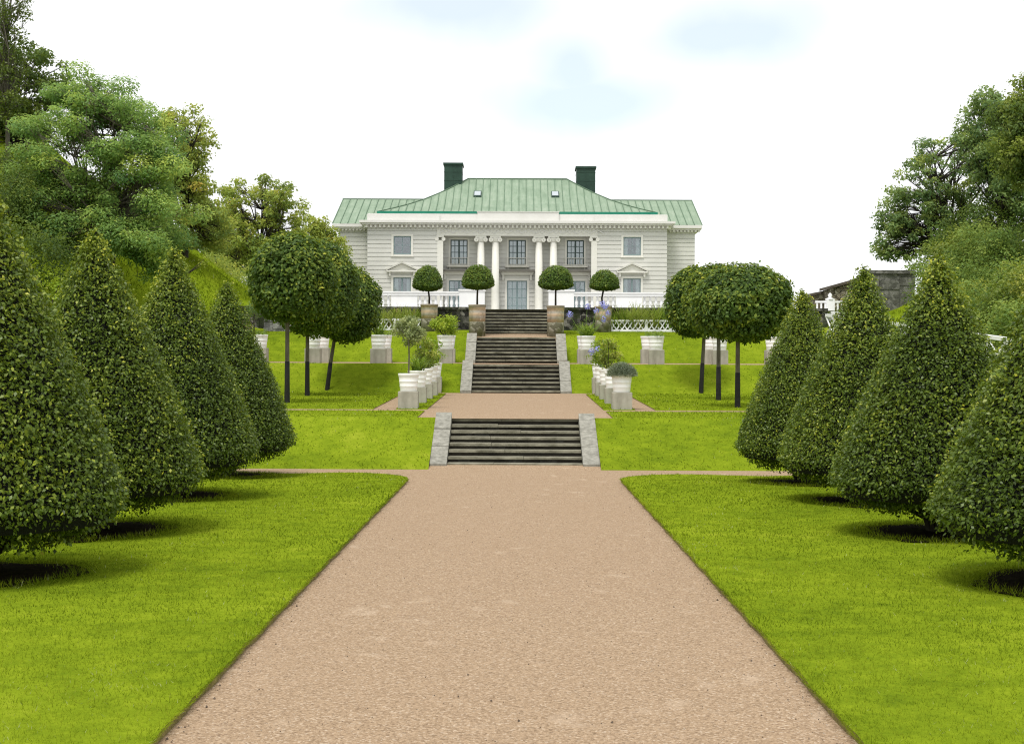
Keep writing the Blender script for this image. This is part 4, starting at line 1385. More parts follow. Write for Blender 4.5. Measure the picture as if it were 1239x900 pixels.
# ------------------------------------------------------------------ ball-headed standard trees
def ball_tree(px_trunk, D, cpx, cpy, hw, hh, label, seed, lean=0):
    x = WX(px_trunk, D)
    z0 = lawn_z(x, D)
    e = empty('ball_tree', (x, D, z0), label, 'clipped tree', 'ball-headed standard trees')
    c = np.array([WX(cpx, D), D, WZ(cpy, D)])
    rx, rz = hw * D / F, hh * D / F
    n = 17000
    d = rnd_dir(n)
    low = d[:, 2] < 0
    p = d.copy()
    p[:, 2] = np.where(low, np.sign(d[:, 2]) * np.abs(d[:, 2]) ** .8, d[:, 2])
    sprb = (RNG.random(n) < .12)
    bump_ = 1 + .055 * wob(d, 3.2, seed) + .045 * wob(d, 7, seed + 1)
    rad = bump_ * (1 - .30 * RNG.random(n) ** 1.5) + sprb * RNG.random(n) * .09
    P = p * np.array([rx, rx, rz]) * rad[:, None] + c
    N = unit(d * .8 + rnd_dir(n) * .6 + np.array([0, 0, .35]))
    tip = unit(rnd_dir(n) + np.array([0, 0, -.5]))
    T_ = .36 + .20 * wob(d, 3.5, seed + 2) + RNG.normal(0, .12, n) + sprb * .22 + np.clip(d[:, 2] - .2, 0, 1) * sprb * .25  # upper sprouts yellower: highlight on the crown top painted into the tint
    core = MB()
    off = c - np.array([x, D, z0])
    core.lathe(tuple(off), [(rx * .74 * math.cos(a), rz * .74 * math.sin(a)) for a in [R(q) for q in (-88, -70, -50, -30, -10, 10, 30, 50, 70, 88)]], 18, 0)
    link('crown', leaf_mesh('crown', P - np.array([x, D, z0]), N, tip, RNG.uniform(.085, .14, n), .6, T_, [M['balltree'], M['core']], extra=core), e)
    m = MB()
    tz = c[2] - rz * .6
    tx_ = x + lean
    z1 = z0 + (tz - z0) * .42
    m.tube([(x + (tx_ - x) * .38, D, z1 - .01), (x + (tx_ - x) * .7, D, z1 + (tz - z1) * .5), (tx_, D, tz), (tx_ * .6 + c[0] * .4, D, c[2])], [.062, .058, .055, .034], 9)
    for k in range(6):
        a = k * 1.05
        m.tube([(tx_, D, tz - .05), (tx_ + rx * .6 * math.cos(a), D + rx * .6 * math.sin(a), tz + rz * .35)], [.035, .012], 5)
    tr_ = m.build('trunk', M['bark'], e)
    m = MB()
    m.tube([(x, D, z0 - .05), (x + (tx_ - x) * .2, D, z0 + (z1 - z0) * .5), (x + (tx_ - x) * .38, D, z1)], [.080, .072, .068], 10)
    m.build('trunk_guard', M['tar'], tr_)


ball_tree(346, 40, 350, 337, 52, 54, 'ball-headed tree at the left, front one with the leftmost slim trunk', 1)
ball_tree(370.5, 44.6, 378, 347, 53, 58, 'middle one of the three left ball-headed trees, partly hidden by the front one', 2)
ball_tree(394.5, 47.6, 416, 368, 43, 46, 'rear left ball-headed tree with a leaning trunk, nearest to the house', 3, lean=.3)
ball_tree(891, 38.5, 897, 364, 61, 46, 'front right ball-headed tree, broad crown beside the right cones', 4)
ball_tree(868, 43, 866, 362, 40, 42, 'middle right ball-headed tree, its crown mostly hidden behind the front one', 5)
ball_tree(847, 47.5, 838, 364, 33, 42, 'rear right ball-headed tree nearest to the house with a leaning trunk', 6, lean=.12)

# ------------------------------------------------------------------ mushroom topiaries in banded tubs on stone bases
def topiary(px, D, ptop, pbot, hw, tub_w, tub_top, tub_bot, base_bot, label, blabel, seed, cpx=None, bend=0):
    x = WX(px, D)
    zt, zb = WZ(tub_top, D), WZ(tub_bot, D)
    zg = WZ(base_bot, D)
    r = tub_w * D / F / 2
    m = MB()
    m.lathe((x, D, zg - .15), [(r * 1.0, 0), (r * 1.0, zb - zg + .15 - .03), (r * .97, zb - zg + .148)], 20)
    m2 = m.build('tub_pedestal', M['mossbase'], origin=(x, D, zg))
    tag(m2, blabel, 'pedestal', 'round stone bases under the tubs')
    e = empty('potted_topiary', (x, D, zb), label, 'potted tree', 'mushroom topiaries in banded tubs')
    m = MB()
    hgt = zt - zb
    m.lathe((x, D, zb), [(r * .97, 0), (r * 1.01, hgt * .5), (r * 1.03, hgt - .05), (r * 1.07, hgt - .045), (r * 1.07, hgt), (r * .9, hgt), (r * .9, hgt - .06)], 22)
    tb = m.build('tub', M['tub'], e)
    m = MB()
    m.lathe((x, D, zb), [(r * 1.075, hgt - .06), (r * 1.085, hgt - .05), (r * 1.085, hgt + .008), (r * .96, hgt + .008)], 22)
    m.build('rim', M['tubrim'], tb)
    cz0, cz1 = WZ(pbot, D), WZ(ptop, D)
    xc = WX(cpx or px, D)
    m = MB()
    m.tube([(x, D, zt - .08), (x + bend, D, (zt + cz0) / 2), (xc, D, cz0 + .2)], [.042, .036, .034], 8)
    for k in range(6):
        a = k * 1.05
        m.tube([(xc, D, cz0), (xc + .4 * math.cos(a), D + .4 * math.sin(a), cz0 + .3)], [.02, .008], 4)
    m.build('trunk', M['darkbark'], e)
    rx = hw * D / F
    zc = cz0 + (cz1 - cz0) * .22
    n = 9000
    d = rnd_dir(n)
    hz = np.where(d[:, 2] > 0, d[:, 2] * (cz1 - zc), d[:, 2] * (zc - cz0))
    rad = (1 + .03 * wob(d, 4, seed)) * (1 - .22 * RNG.random(n) ** 1.8) + (RNG.random(n) < .04) * RNG.random(n) * .08
    P = np.stack([d[:, 0] * rx * rad, d[:, 1] * rx * rad, hz * rad], 1) + np.array([xc - x, 0, zc - zb])
    sq = np.sqrt(np.clip(1 - d[:, 2] ** 2, 0, 1))
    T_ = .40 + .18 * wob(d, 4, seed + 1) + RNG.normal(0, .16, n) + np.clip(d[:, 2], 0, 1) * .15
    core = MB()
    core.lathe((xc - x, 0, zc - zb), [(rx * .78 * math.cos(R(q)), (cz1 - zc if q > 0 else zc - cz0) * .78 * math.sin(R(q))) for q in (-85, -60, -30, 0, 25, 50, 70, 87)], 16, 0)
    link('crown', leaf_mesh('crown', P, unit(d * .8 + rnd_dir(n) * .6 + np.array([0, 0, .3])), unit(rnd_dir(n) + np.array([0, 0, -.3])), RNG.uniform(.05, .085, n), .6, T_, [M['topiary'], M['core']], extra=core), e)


topiary(576, 55.7, 320.5, 350, 19.2, 20, 369.3, 389.5, 406, 'mushroom topiary in a banded tub, first left of the top flight of steps', 'mossy round stone base of the tub just left of the top flight', 1, 576.5)
topiary(670.8, 55.7, 321, 349.8, 20.8, 20.4, 370, 390, 406.5, 'mushroom topiary with the widest crown in a banded tub, first right of the top flight', 'mossy round stone base of the tub just right of the top flight', 2, 671)
topiary(518, 57.2, 322, 352, 17.8, 20, 369, 386, 397, 'mushroom topiary in a tub farthest left, before the left balustrade', 'round stone base of the leftmost topiary tub among tall grasses', 3, 516)
topiary(728.5, 57.2, 326.5, 350.5, 17.8, 20, 370.5, 387, 398, 'mushroom topiary with a crooked stem, farthest right before the right balustrade', 'round stone base of the rightmost topiary tub behind the lilac flowers', 4, 730, bend=-.06)


# ------------------------------------------------------------------ white pots on grey pedestals
def pot_mesh(w, h):
    m = MB()
    r1, r0 = w / 2, w / 2 * .79
    def rr(q): return r0 + (r1 - r0) * q
    pr = [(r0, 0), (r0 * 1.02, .012)]
    for q in (.30, .56):
        pr += [(rr(q) * 1.0, q * h - .018), (rr(q) * 1.014, q * h - .012), (rr(q) * 1.014, q * h + .012), (rr(q) * 1.0, q * h + .018)]
    pr += [(rr(.83), .83 * h), (r1 * 1.0, .86 * h), (r1 * 1.02, h - .008), (r1 * 1.01, h), (r1 * .93, h), (r1 * .90, h - .06), (.02, h - .062)]
    m.lathe((0, 0, 0), pr, 28)
    return m.mesh('pot', M['pot'])


POT_A, POT_B = pot_mesh(.54, .46), pot_mesh(.55, .47)


def pedestal_mesh(w, h):
    m = MB()
    b = .012
    m.box(-w / 2, w / 2, -w / 2, w / 2, -.12, h - b)
    m.hexa([(-w / 2, -w / 2, h - b), (w / 2, -w / 2, h - b), (w / 2, w / 2, h - b), (-w / 2, w / 2, h - b),
            (-w / 2 + b, -w / 2 + b, h), (w / 2 - b, -w / 2 + b, h), (w / 2 - b, w / 2 - b, h), (-w / 2 + b, w / 2 - b, h)])
    return m.mesh('stone_pedestal', M['concrete'])


PED_A, PED_B = pedestal_mesh(.51, .46), pedestal_mesh(.52, .52)


def bush_me(r, h, mat, seed, leaf=.05, count=16, per=2600, z=.0, mid=.45, lean=0):
    L = crown_lumps([(lean, 0, z + h * .5, r, r, h * .5)], count, (r * .28, r * .5), seed, .16, mid)
    P, N, tp, sz, T_ = lump_leaves(L, per, leaf, .8, .5, .1)
    st = MB()
    for l in L[:9]: st.tube([(0, 0, z - .05), (l[0], l[1], l[2])], [.012, .004], 5)
    return leaf_mesh('foliage', P, N, tp, sz, .5, T_, [mat, M['darkbark']], extra=st)


def strap_me(n, length, mat, seed, arch=.8, w=.028, seg=4, spread=.12):
    """arching strap leaves: strips built from a few quads each"""
    r = random.Random(seed)
    V, Fc, T_ = [], [], []
    for k in range(n):
        a = r.uniform(0, 6.28)
        L = length * r.uniform(.6, 1.15)
        el = r.uniform(.9, 1.5)
        p = Vector((r.uniform(-spread, spread), r.uniform(-spread, spread), 0))
        tn = r.gauss(.5, .2)
        side = Vector((-math.sin(a), math.cos(a), 0))
        b = len(V)
        for i in range(seg + 1):
            ww = w * (1 - (i / seg) ** 2 * .9) / 2
            V += [p - side * ww, p + side * ww]
            p = p + Vector((math.cos(a) * math.cos(el), math.sin(a) * math.cos(el), math.sin(el))) * (L / seg)
            el -= arch * r.uniform(.5, 1.2) * 1.6 / seg
        for i in range(seg):
            Fc.append((b + 2 * i, b + 2 * i + 1, b + 2 * i + 3, b + 2 * i + 2)); T_.append(tn)
    me = bpy.data.meshes.new('foliage')
    me.from_pydata([tuple(v) for v in V], [], Fc)
    at = me.attributes.new('tint', 'FLOAT', 'FACE')
    at.data.foreach_set('value', np.clip(np.array(T_, np.float32), 0, 1))
    me.materials.append(mat)
    me.update()
    return me


def spike_dome_me(r, h, n, mat, seed, leaf=.10):
    d = rnd_dir(n); d[:, 2] = np.abs(d[:, 2]) + .04
    rad = .45 + .55 * RNG.random(n)
    P = d * np.array([r, r, h]) * rad[:, None]
    T_ = .45 + .2 * wob(d, 4, seed) + RNG.normal(0, .18, n)
    N = unit(rnd_dir(n) + d * .2)
    return leaf_mesh('foliage', P, N, unit(d + rnd_dir(n) * .35 + np.array([0, 0, .3])), RNG.uniform(.6, 1.3, n) * leaf, .16, T_, [mat])


def flowers(e, spots, zb):
    """stalks with round lilac flower heads, one part per flower"""
    r = random.Random(len(spots) * 7 + int(zb * 10))
    for (fx, fy, fz, rad) in spots:
        m = MB()
        m.tube([(fx * .2, fy * .2, zb), (fx * .7, fy * .7, zb + (fz - zb) * .6), (fx, fy, fz)], [.009, .008, .006], 5, 1)
        for k in range(46):
            d = Vector((r.gauss(0, 1), r.gauss(0, 1), r.gauss(0, 1))).normalized()
            p = Vector((fx, fy, fz)) + d * rad * r.uniform(.5, 1)
            a = d.orthogonal().normalized() * rad * .30; b = d.cross(a).normalized() * rad * .20
            q = d * rad * .28
            m.face([p - a, p - b + q, p + a, p + b + q], 0)
        me = m.mesh('flower_head', [M['lilac'], M['strap_plain']])
        link('flower_head', me, e)


M['strap_plain'] = mat_simple('green_stalk', (.10, .18, .03), (.16, .26, .05), 5, .6, 0)
BUSH_LIME = bush_me(.46, .66, M['limeleaf'], 3, .085, 34, 1900, z=.06, mid=.5)
BUSH_FLO = bush_me(.36, 1.0, M['yellowshrub'], 4, .08, 28, 1600, z=.0, mid=.4)
BUSH_SMALL = bush_me(.30, .26, M['shrub'], 5, .06, 10, 1500)
BUSH_TALL = bush_me(.38, 1.0, M['limeleaf'], 6, .09, 28, 1500, mid=.2)
STRAP_A = strap_me(170, .62, M['strap'], 1, 1.0, .03)
STRAP_B = strap_me(150, .55, M['strap'], 2, .7, .034)
LAV = spike_dome_me(.38, .33, 9000, M['lavender'], 7, .075)
OLIVE = leaf_mesh('crown', *(lambda L: lump_leaves(L, 2600, .06, .9, .3, 0, .3))(crown_lumps([(0, 0, 1.22, .36, .36, .36)], 30, (.13, .22), 8, .15, .5)), .3 if False else .38 * 1.0, *[]) if False else None


def olive_crown():
    L = crown_lumps([(0, 0, 1.20, .38, .38, .36)], 34, (.09, .19), 8, .2, .5)
    P, N, tp, sz, T_ = lump_leaves(L, 4600, .075, .9, .3, -.1, .3)
    return leaf_mesh('crown', P, N, tp, sz, .42, T_, [M['olive']])


def place_pot(x, y, big, label, plabel, grp, plant=None, zoff=0, fl=None, rz=0, ground_off=-.03):
    z = ground(x, y) + ground_off
    ped = link('stone_pedestal', PED_B if big else PED_A)
    ped.location = (x, y, z)
    tag(ped, plabel, 'pedestal', 'grey block pedestals under the pots')
    zt = z + (.52 if big else .46) + .002
    e = empty('potted_plant', (x, y, zt), label, 'potted plant', grp)
    e.rotation_euler = (0, 0, rz)
    link('pot', POT_B if big else POT_A, e)
    h = (.47 if big else .46) - .06
    for nm, me in (plant or []):
        o = link(nm, me, e); o.location = (0, 0, h)
    if fl: flowers(e, fl, h)
    return e


G1 = 'white pots along the inner row of the middle terrace'
G2 = 'white pots along the upper cross path'
ol = MB(); ol.tube([(0, 0, -.03), (.01, 0, .5), (0, 0, 1.0), (.02, 0, 1.2)], [.022, .02, .018, .008], 7)
for k in range(7): ol.tube([(0, 0, .95), (.25 * math.cos(k * .9), .25 * math.sin(k * .9), 1.2 + .04 * (k % 3))], [.01, .004], 4)
OLS = ol.mesh('trunk', M['bark'])
ord5 = ['nearest', 'second', 'middle', 'fourth', 'farthest']
LD = [37.6, 40.6, 43.2, 45.5, 47.6]
LPL = [[('trunk', OLS), ('crown', olive_crown())], [('foliage', STRAP_A)], [('foliage', BUSH_FLO), ('foliage', STRAP_B)], [('foliage', BUSH_TALL)], [('foliage', STRAP_A)]]
LTX = ['white pot with a grey green olive standard, nearest in the left row', 'white pot of arching strap leaves directly behind the olive pot', 'white pot with a yellow flowering bush in the middle of the left row',
       'white pot with a tall leafy plant, fourth in the left row', 'white pot of drooping strap leaves, last in the left row beside the bank']
for k in range(5):
    fl = [(.25, .1, 1.1, .07), (.05, -.2, 1.0, .07)] if k == 3 else None
    place_pot(-2.78 + .02 * k, LD[k], False, LTX[k], f'grey block pedestal, {ord5[k]} from the viewer in the row left of the second flight', G1, LPL[k], fl=fl, rz=k)
RD = [37.6, 40.6, 43.3, 45.6, 47.6]
RPL = [[('foliage', LAV)], [('foliage', BUSH_SMALL)], [('foliage', BUSH_FLO)], [('foliage', BUSH_TALL)], [('foliage', BUSH_SMALL)]]
RTX = ['white pot with a grey lavender dome, nearest in the right row', 'white pot with a low green plant right behind the lavender pot', 'white pot with a bushy yellow green plant, middle of the right row',
       'white pot with a tall leafy plant and lilac flowers, fourth in the right row', 'white pot with a low plant, last in the right row beside the bank']
for k in range(5):
    fl = [(-.38, -.1, .95, .10), (-.2, -.2, 1.02, .10)] if k == 3 else None
    place_pot(2.76, RD[k], False, RTX[k], f'grey block pedestal, {ord5[k]} from the viewer in the row right of the second flight', G1, RPL[k], fl=fl, rz=0 if k == 3 else k)

UP = [(-2.47, 50.1, [('foliage', BUSH_LIME)], 'white pot with a round lime green bush left of the third flight', 'first pedestal left of the third flight, under the lime bush'),
      (-2.47, 52.4, [('foliage', BUSH_SMALL)], 'white pot hidden close behind the lime bush pot', 'pedestal hidden close behind the lime bush pedestal'),
      (-4.77, 50.1, [('foliage', STRAP_B)], 'front white pot left of the olive, at the edge of the rear ball crown', 'front pedestal of the pair left of the olive pot'),
      (-4.77, 52.4, [('foliage', BUSH_SMALL)], 'rear white pot of the pair left of the olive', 'rear pedestal of the pair left of the olive pot'),
      (-7.03, 50.1, [('foliage', BUSH_SMALL)], 'front white pot seen between the slim trunks of the left ball trees', 'front pedestal seen between the left ball tree trunks'),
      (-7.03, 52.4, [('foliage', BUSH_SMALL)], 'rear white pot seen between the slim trunks of the left ball trees', 'rear pedestal seen between the left ball tree trunks'),
      (-9.03, 51.0, [('foliage', BUSH_SMALL)], 'white pot beside the smallest left cone, left of the ball trees', 'pedestal beside the smallest left cone'),
      (2.47, 50.1, [('foliage', STRAP_A)], 'white pot of strap leaves with lilac agapanthus heads right of the third flight', 'first pedestal right of the third flight, under the agapanthus'),
      (2.47, 52.4, [('foliage', STRAP_B)], 'white pot with tall lilac flowers close behind the front agapanthus pot', 'pedestal close behind the front agapanthus pedestal'),
      (4.85, 50.1, [('foliage', BUSH_SMALL)], 'front white pot of the pair below the white lattice on the right', 'front pedestal of the pair below the right lattice'),
      (4.78, 52.4, [('foliage', BUSH_SMALL)], 'rear white pot of the pair below the white lattice on the right', 'rear pedestal of the pair below the right lattice'),
      (7.05, 50.1, [('foliage', BUSH_SMALL)], 'front white pot seen between the right ball tree trunks', 'front pedestal seen between the right ball tree trunks'),
      (7.05, 52.4, [('foliage', BUSH_SMALL)], 'rear white pot seen between the right ball tree trunks', 'rear pedestal seen between the right ball tree trunks'),
      (9.05, 51.0, [('foliage', BUSH_SMALL)], 'white pot beside the smallest right cone, right of the ball trees', 'pedestal beside the smallest right cone')]
for k, (x, y, pl, lb, pb) in enumerate(UP):
    fl = None
    if k == 7: fl = [(-.62, -.1, 1.2, .11), (.55, 0, 1.05, .10), (.30, .1, 1.35, .10), (.62, .1, 1.5, .11)]
    if k == 8: fl = [(.10, 0, 1.55, .11), (.65, 0, 1.62, .11), (.85, .1, 1.3, .10)]
    place_pot(x, y, True, lb, pb, G2, pl, fl=fl)

# ------------------------------------------------------------------ planting in front of the retaining wall, low lattices
def tall_grass(x, y, h, n, label, seed, mat='reed'):
    z = ground(x, y)
    me = strap_me(n, h, M[mat], seed, .5, .045, 4, .42)
    me.name = 'tall_perennial'
    o = link('tall_perennial', me); o.location = (x, y, z - .02)
    tag(o, label, 'plant', 'tall plants under the balustrades')


for s in (-1, 1):
    side = 'left' if s < 0 else 'right'
    xs = [3.9, 4.5, 5.2, 5.9, 6.7, 7.6, 8.6] if s < 0 else [4.0, 4.6, 5.3, 6.0, 6.7, 7.6]
    nth = ['closest to the stairs', 'second out from the stairs', 'third out from the stairs', 'fourth out from the stairs', 'fifth out from the stairs', 'sixth out from the stairs', 'farthest from the stairs']
    for k, a in enumerate(xs):
        q = nth[k] if k < len(xs) - 1 else 'farthest from the stairs'
        tall_grass(s * a, 57.72, (1.3 if k % 2 else 1.1) * (.80 if s < 0 else .92), 420, f'clump of tall yellow green grass under the {side} balustrade, {q}', 100 + k + 20 * (s > 0), 'reed' if k % 3 else 'strap')
    # low white lattice fence
    x0, x1 = (2.9, 9.4)
    a, b = (3.95, 5.9) if False else ((3.35, 9.3) if s < 0 else (3.75, 9.3))
    Y = 57.25
    zb = ground(s * 5, Y) + .03
    fe = empty('lattice_fence', (s * (a + b) / 2, Y, zb), f'low white lattice fence with diamond openings along the {side} flower bed', 'fence', 'low lattice fences')
    xa, xb_ = sorted((s * a, s * b))
    hgt = .36
    m = MB(); m.box(xa, xb_, Y - .04, Y + .04, zb + hgt, zb + hgt + .07); m.build('top_rail', M['white'], fe)
    m = MB(); m.box(xa, xb_, Y - .035, Y + .035, zb - .06, zb + .05); m.build('bottom_rail', M['white'], fe)
    m = MB()
    n = round((xb_ - xa) / .21)
    for k in range(n):
        p, q = xa + (xb_ - xa) * k / n, xa + (xb_ - xa) * (k + 1) / n
        m.bar((p, Y - .012, zb + .04), (q, Y - .012, zb + hgt + .01), .02, .045)
        m.bar((p, Y + .012, zb + hgt + .01), (q, Y + .012, zb + .04), .02, .045)
    m.build('lattice', M['white'], fe)
    k = xa
    while k <= xb_ + .01:
        m = MB(); m.box(k - .05, k + .05, Y - .05, Y + .05, zb - .15, zb + hgt + .09); m.build('post', M['white'], fe)
        k += (xb_ - xa) / 4
# dark leafy shrub against the wall right of the top flight
shrub('wall_shrub', 'dark leafy shrub against the stone wall between the two right tubs', 2.55, 57.5, .38, .55, M['darkleaf'], 140, .07, 1500, 'shrubs in the flower beds', lift=.5)
shrub('wall_shrub', 'orange tinged shrub in the flower bed behind the rear left ball crown', -5.0, 57.6, .5, .8, M['autumn'], 141, .07, 1300, 'shrubs in the flower beds', lift=.5, mid=.7)
# small standard by the rubble wall, left
x, y = WX(306, 56), 56.0
z = ground(x, y)
e = empty('small_standard_tree', (x, y, z), 'tiny round-headed tree by the rubble wall on the left hill', 'tree')
m = MB(); m.tube([(x, y, z - .1), (x, y, z + .75)], [.03, .025], 6); m.build('trunk', M['darkbark'], e)
L = crown_lumps([(0, 0, .95, .32, .32, .3)], 14, (.14, .22), 150, .12, .45)
P, N, tp, sz, T_ = lump_leaves(L, 2400, .07, .9)
link('crown', leaf_mesh('crown', P, N, tp, sz, .5, T_, [M['oak']]), e)
m = MB()
r = random.Random(9)
xa = WX(318, 56.8)
while xa < WX(352, 56.8):
    w_ = r.uniform(.25, .5)
    z = 3.2
    while z < 4.0:
        h_ = r.uniform(.18, .3); m.box(xa + .01, xa + w_ - .01, 56.7 + r.uniform(0, .08), 57.0, z + .005, z + h_ - .005); z += h_
    xa += w_
tag(m.build('rubble_wall', M['rubble'], origin=(WX(335, 56.8), 56.8, 3.3)), 'short grey rubble wall at the foot of the left grassy hill', 'wall')

# ------------------------------------------------------------------ right side: lattice railing, post, old walls
e0 = 12.0
pts = [(34, 0), (39.5, 0), (45, 0), (50.5, 0), (56, 0)]
fz = [WZ(408, 34) - .0, WZ(397, 39.5), WZ(388.5, 45), WZ(382, 50.5), WZ(378, 56)]
fe = empty('lattice_railing', (e0, 45, hill(e0, 45)), 'white railing with crossed braces climbing the right edge of the garden behind the cones', 'fence')
for (a, za), (b, zb) in zip(list(zip([p[0] for p in pts], fz))[:-1], list(zip([p[0] for p in pts], fz))[1:]):
    m = MB(); m.bar((e0, a, za - .06), (e0, b, zb - .06), .10, .10); m.build('top_rail', M['white'], fe)
    m = MB(); m.bar((e0, a, za - .86), (e0, b, zb - .86), .08, .09); m.build('bottom_rail', M['white'], fe)
    n = 4
    for k in range(n):
        p, q = k / n, (k + 1) / n
        ya, yb_ = a + (b - a) * p, a + (b - a) * q
        z_a, z_b = za + (zb - za) * p, za + (zb - za) * q
        m = MB()
        m.bar((e0 - .015, ya, z_a - .82), (e0 - .015, yb_, z_b - .10), .04, .06)
        m.bar((e0 + .015, ya, z_a - .10), (e0 + .015, yb_, z_b - .82), .04, .06)
        m.build('cross_brace', M['white'], fe)
        m = MB(); m.box(e0 - .05, e0 + .05, ya - .05, ya + .05, z_a - 1.3, z_a - .02); m.build('post', M['white'], fe)
# upper picket railing with a finial post
D = 60.0
x0, x1 = WX(985, D), WX(1024, D)
z1_, z0_ = WZ(362.5, D), WZ(378, D)
fe = empty('picket_railing', ((x0 + x1) / 2, D, z0_), 'white picket railing with a finial post in front of the stone hut', 'fence')
m = MB(); m.box(x0, x1, D - .04, D + .04, z1_ - .08, z1_); m.build('top_rail', M['white'], fe)
m = MB(); m.box(x0, x1, D - .04, D + .04, z0_, z0_ + .08); m.build('bottom_rail', M['white'], fe)
k = x0 + .08
while k < x1:
    m = MB(); m.box(k - .035, k + .035, D - .02, D + .02, z0_ + .082, z1_ - .082); m.build('picket', M['white'], fe)
    k += .17
xp = WX(1003, D)
m = MB(); m.box(xp - .16, xp + .16, D - .16, D + .16, z0_ - .6, z1_ + .05); m.lathe((xp, D, z1_ + .05), [(.20, 0), (.20, .04), (.05, .09), (.10, .17), (.05, .25), (.01, .28)], 10)
m.build('post', M['white'], fe)

m = MB()
D = 62.0
r = random.Random(4)
xa, xe = WX(1046, D), WX(1106, D)
zt = WZ(325, D)
x = xa
while x < xe:
    w_ = r.uniform(.5, .9)
    z = 4.2
    while z < zt - .16:
        h_ = min(zt - .15 - z, r.uniform(.25, .4)); m.box(x + .006, min(xe, x + w_) - .006, D + r.uniform(0, .05), D + .5, z + .005, z + h_ - .005); z += h_
    x += w_
m.box(xa, xe, D + .06, D + .6, 4.0, zt - .16); m.box(xa - .05, xe, D - .05, D + .65, zt - .15, zt)
tag(m.build('stone_wall', M['oldwall'], origin=((xa + xe) / 2, D, 4.5)), 'tall old grey stone wall below the open oak on the right', 'wall')
for (pa, pb, ya, yb_, lb) in ((1006, 1052, 347, 334, 'larger rubble stone hut with sloping dark roof beside the grey wall'), (984, 1009, 356, 351, 'lower rubble stone hut with dark roof left of the larger hut')):
    D = 64.5 if pa > 1000 else 66.5
    x0, x1 = WX(pa, D), WX(pb, D)
    za, zb = WZ(ya, D), WZ(yb_, D)
    e = empty('stone_hut', ((x0 + x1) / 2, D, 4.4), lb, 'hut', 'stone huts behind the railing')
    m = MB()
    m.hexa([(x0, D, 3.8), (x1, D, 3.8), (x1, D + 2, 3.8), (x0, D + 2, 3.8), (x0, D, za), (x1, D, zb), (x1, D + 2, zb), (x0, D + 2, za)])
    m.build('wall', M['hutstone'], e)
    m = MB()
    sl = (zb - za) / (x1 - x0)
    m.hexa([(x0 - .15, D - .15, za - .15 * sl + .01), (x1, D - .15, zb + .01), (x1, D + 2.1, zb + .01), (x0 - .15, D + 2.1, za - .15 * sl + .01),
            (x0 - .15, D - .15, za - .15 * sl + .13), (x1, D - .15, zb + .13), (x1, D + 2.1, zb + .13), (x0 - .15, D + 2.1, za - .15 * sl + .13)])
    m.build('roof', M['plank'], e)

# ------------------------------------------------------------------ light, sky, camera
SUN_EL, SUN_AZ = R(64), R(205)      # azimuth measured clockwise from +Y: soft light from behind the viewer, a little from the left
d = Vector((math.sin(SUN_AZ) * math.cos(SUN_EL), math.cos(SUN_AZ) * math.cos(SUN_EL), math.sin(SUN_EL)))
sl = bpy.data.lights.new('sun', 'SUN')
sl.energy = 2.0
sl.angle = R(18)
sl.color = (1, .96, .89)
so = bpy.data.objects.new('sun', sl)
COL.objects.link(so)
so.rotation_euler = (-d).to_track_quat('-Z', 'Y').to_euler()

w = bpy.data.worlds.new('World')
SC.world = w
w.use_nodes = True
nt = w.node_tree
nt.nodes.clear()
def wn(t_, **k):
    o = nt.nodes.new(t_)
    for a, b in k.items(): setattr(o, a, b)
    return o
out = wn('ShaderNodeOutputWorld'); bg = wn('ShaderNodeBackground')
bg.inputs['Strength'].default_value = .1
sky = wn('ShaderNodeTexSky', sky_type='NISHITA', sun_disc=False, sun_elevation=SUN_EL, sun_rotation=SUN_AZ)
tc = wn('ShaderNodeTexCoord')
n1 = wn('ShaderNodeTexNoise'); n1.inputs['Scale'].default_value = 7; n1.inputs['Detail'].default_value = 4; n1.inputs['Roughness'].default_value = .5
nt.links.new(tc.outputs['Generated'], n1.inputs['Vector'])
sp_ = wn('ShaderNodeSeparateXYZ'); nt.links.new(tc.outputs['Generated'], sp_.inputs[0])
def wm(op, a, b=0.0):
    nd = wn('ShaderNodeMath', operation=op)
    for k_, v in enumerate((a, b)):
        if isinstance(v, (int, float)): nd.inputs[k_].default_value = v
        else: nt.links.new(v, nd.inputs[k_])
    return nd.outputs[0]
hole = None
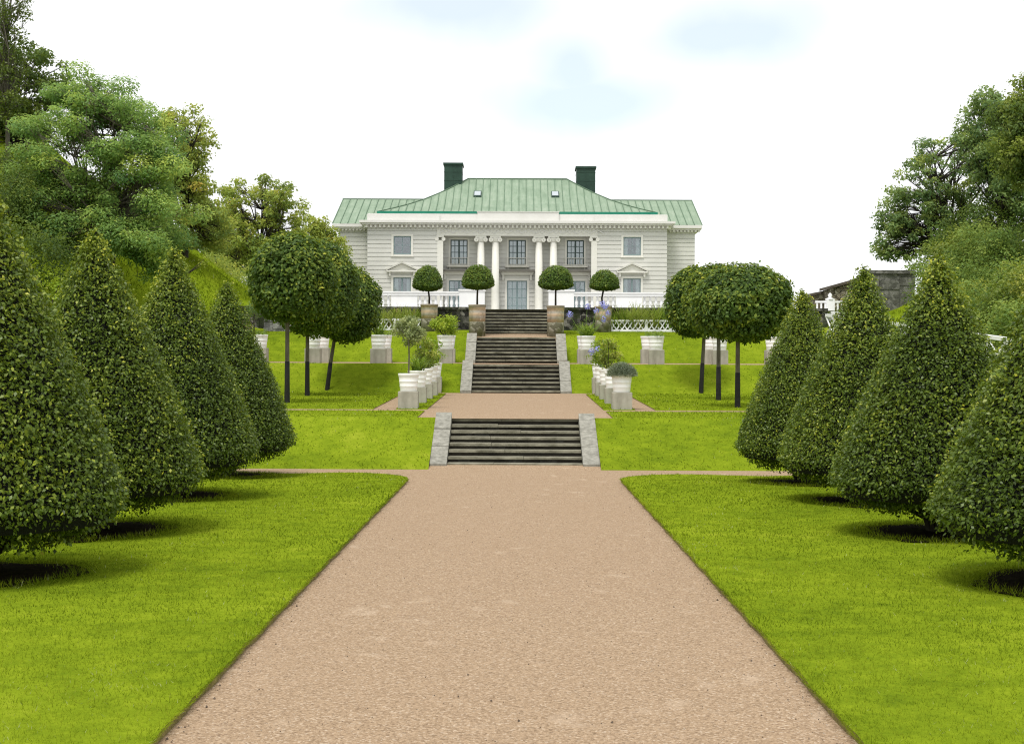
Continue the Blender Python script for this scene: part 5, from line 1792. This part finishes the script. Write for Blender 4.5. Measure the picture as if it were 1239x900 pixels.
for (qx, qz, rx_, rz_) in ((.046, .180, .12, .032), (.13, .222, .11, .034), (-.03, .246, .14, .045), (.035, .205, .05, .05), (-.45, .30, .25, .05), (.5, .35, .2, .06)):   # thin gaps in the cloud, by direction
    ex, ez = wm('DIVIDE', wm('SUBTRACT', sp_.outputs[0], qx), rx_), wm('DIVIDE', wm('SUBTRACT', sp_.outputs[2], qz), rz_)
    dd = wm('SUBTRACT', 1.0, wm('SQRT', wm('ADD', wm('MULTIPLY', ex, ex), wm('MULTIPLY', ez, ez))))
    hole = dd if hole is None else wm('MAXIMUM', hole, dd)
hole = wm('ADD', hole, wm('MULTIPLY', wm('SUBTRACT', n1.outputs['Fac'], .45), 2.0))
rp = wn('ShaderNodeValToRGB')
rp.color_ramp.elements[0].position = 0; rp.color_ramp.elements[0].color = (1, 1, 1, 1)
rp.color_ramp.elements[1].position = .95; rp.color_ramp.elements[1].color = (.58, .58, .58, 1)
nt.links.new(hole, rp.inputs[0])
mx = wn('ShaderNodeMix', data_type='RGBA')
nt.links.new(rp.outputs[0], mx.inputs[0]); tnt = wn('ShaderNodeMix', data_type='RGBA', blend_type='MULTIPLY'); tnt.inputs[0].default_value = 1; tnt.inputs[7].default_value = (.80, 1.06, .96, 1)
nt.links.new(sky.outputs[0], tnt.inputs[6]); nt.links.new(tnt.outputs[2], mx.inputs[6])
mx.inputs[7].default_value = (8.3, 8.4, 8.5, 1)
nt.links.new(mx.outputs[2], bg.inputs[0]); nt.links.new(bg.outputs[0], out.inputs[0])

cam = bpy.data.cameras.new('camera')
cam.sensor_width = 36
cam.lens = 36 * F / 1239
cam.shift_x = -6.5 / 1239
cam.shift_y = -6 / 1239
cam.clip_end = 4000
co = bpy.data.objects.new('camera', cam)
COL.objects.link(co)
co.matrix_world = Matrix.Translation((.045, 0, 2.2)) @ Matrix.Rotation(R(90), 4, 'X') @ Matrix.Rotation(R(.25), 4, 'Z')
SC.camera = co
vs_ = SC.view_settings
vs_.view_transform = 'Standard'
vs_.look = 'None'
vs_.exposure = .55
vs_.gamma = 1
SC.render.engine = 'CYCLES'
SC.cycles.max_bounces = 6
SC.cycles.transparent_max_bounces = 8
SC.cycles.use_denoising = True
SC.cycles.denoising_prefilter = 'NONE'
SC.cycles.sample_clamp_indirect = 4
SC.cycles.filter_width = 1.15
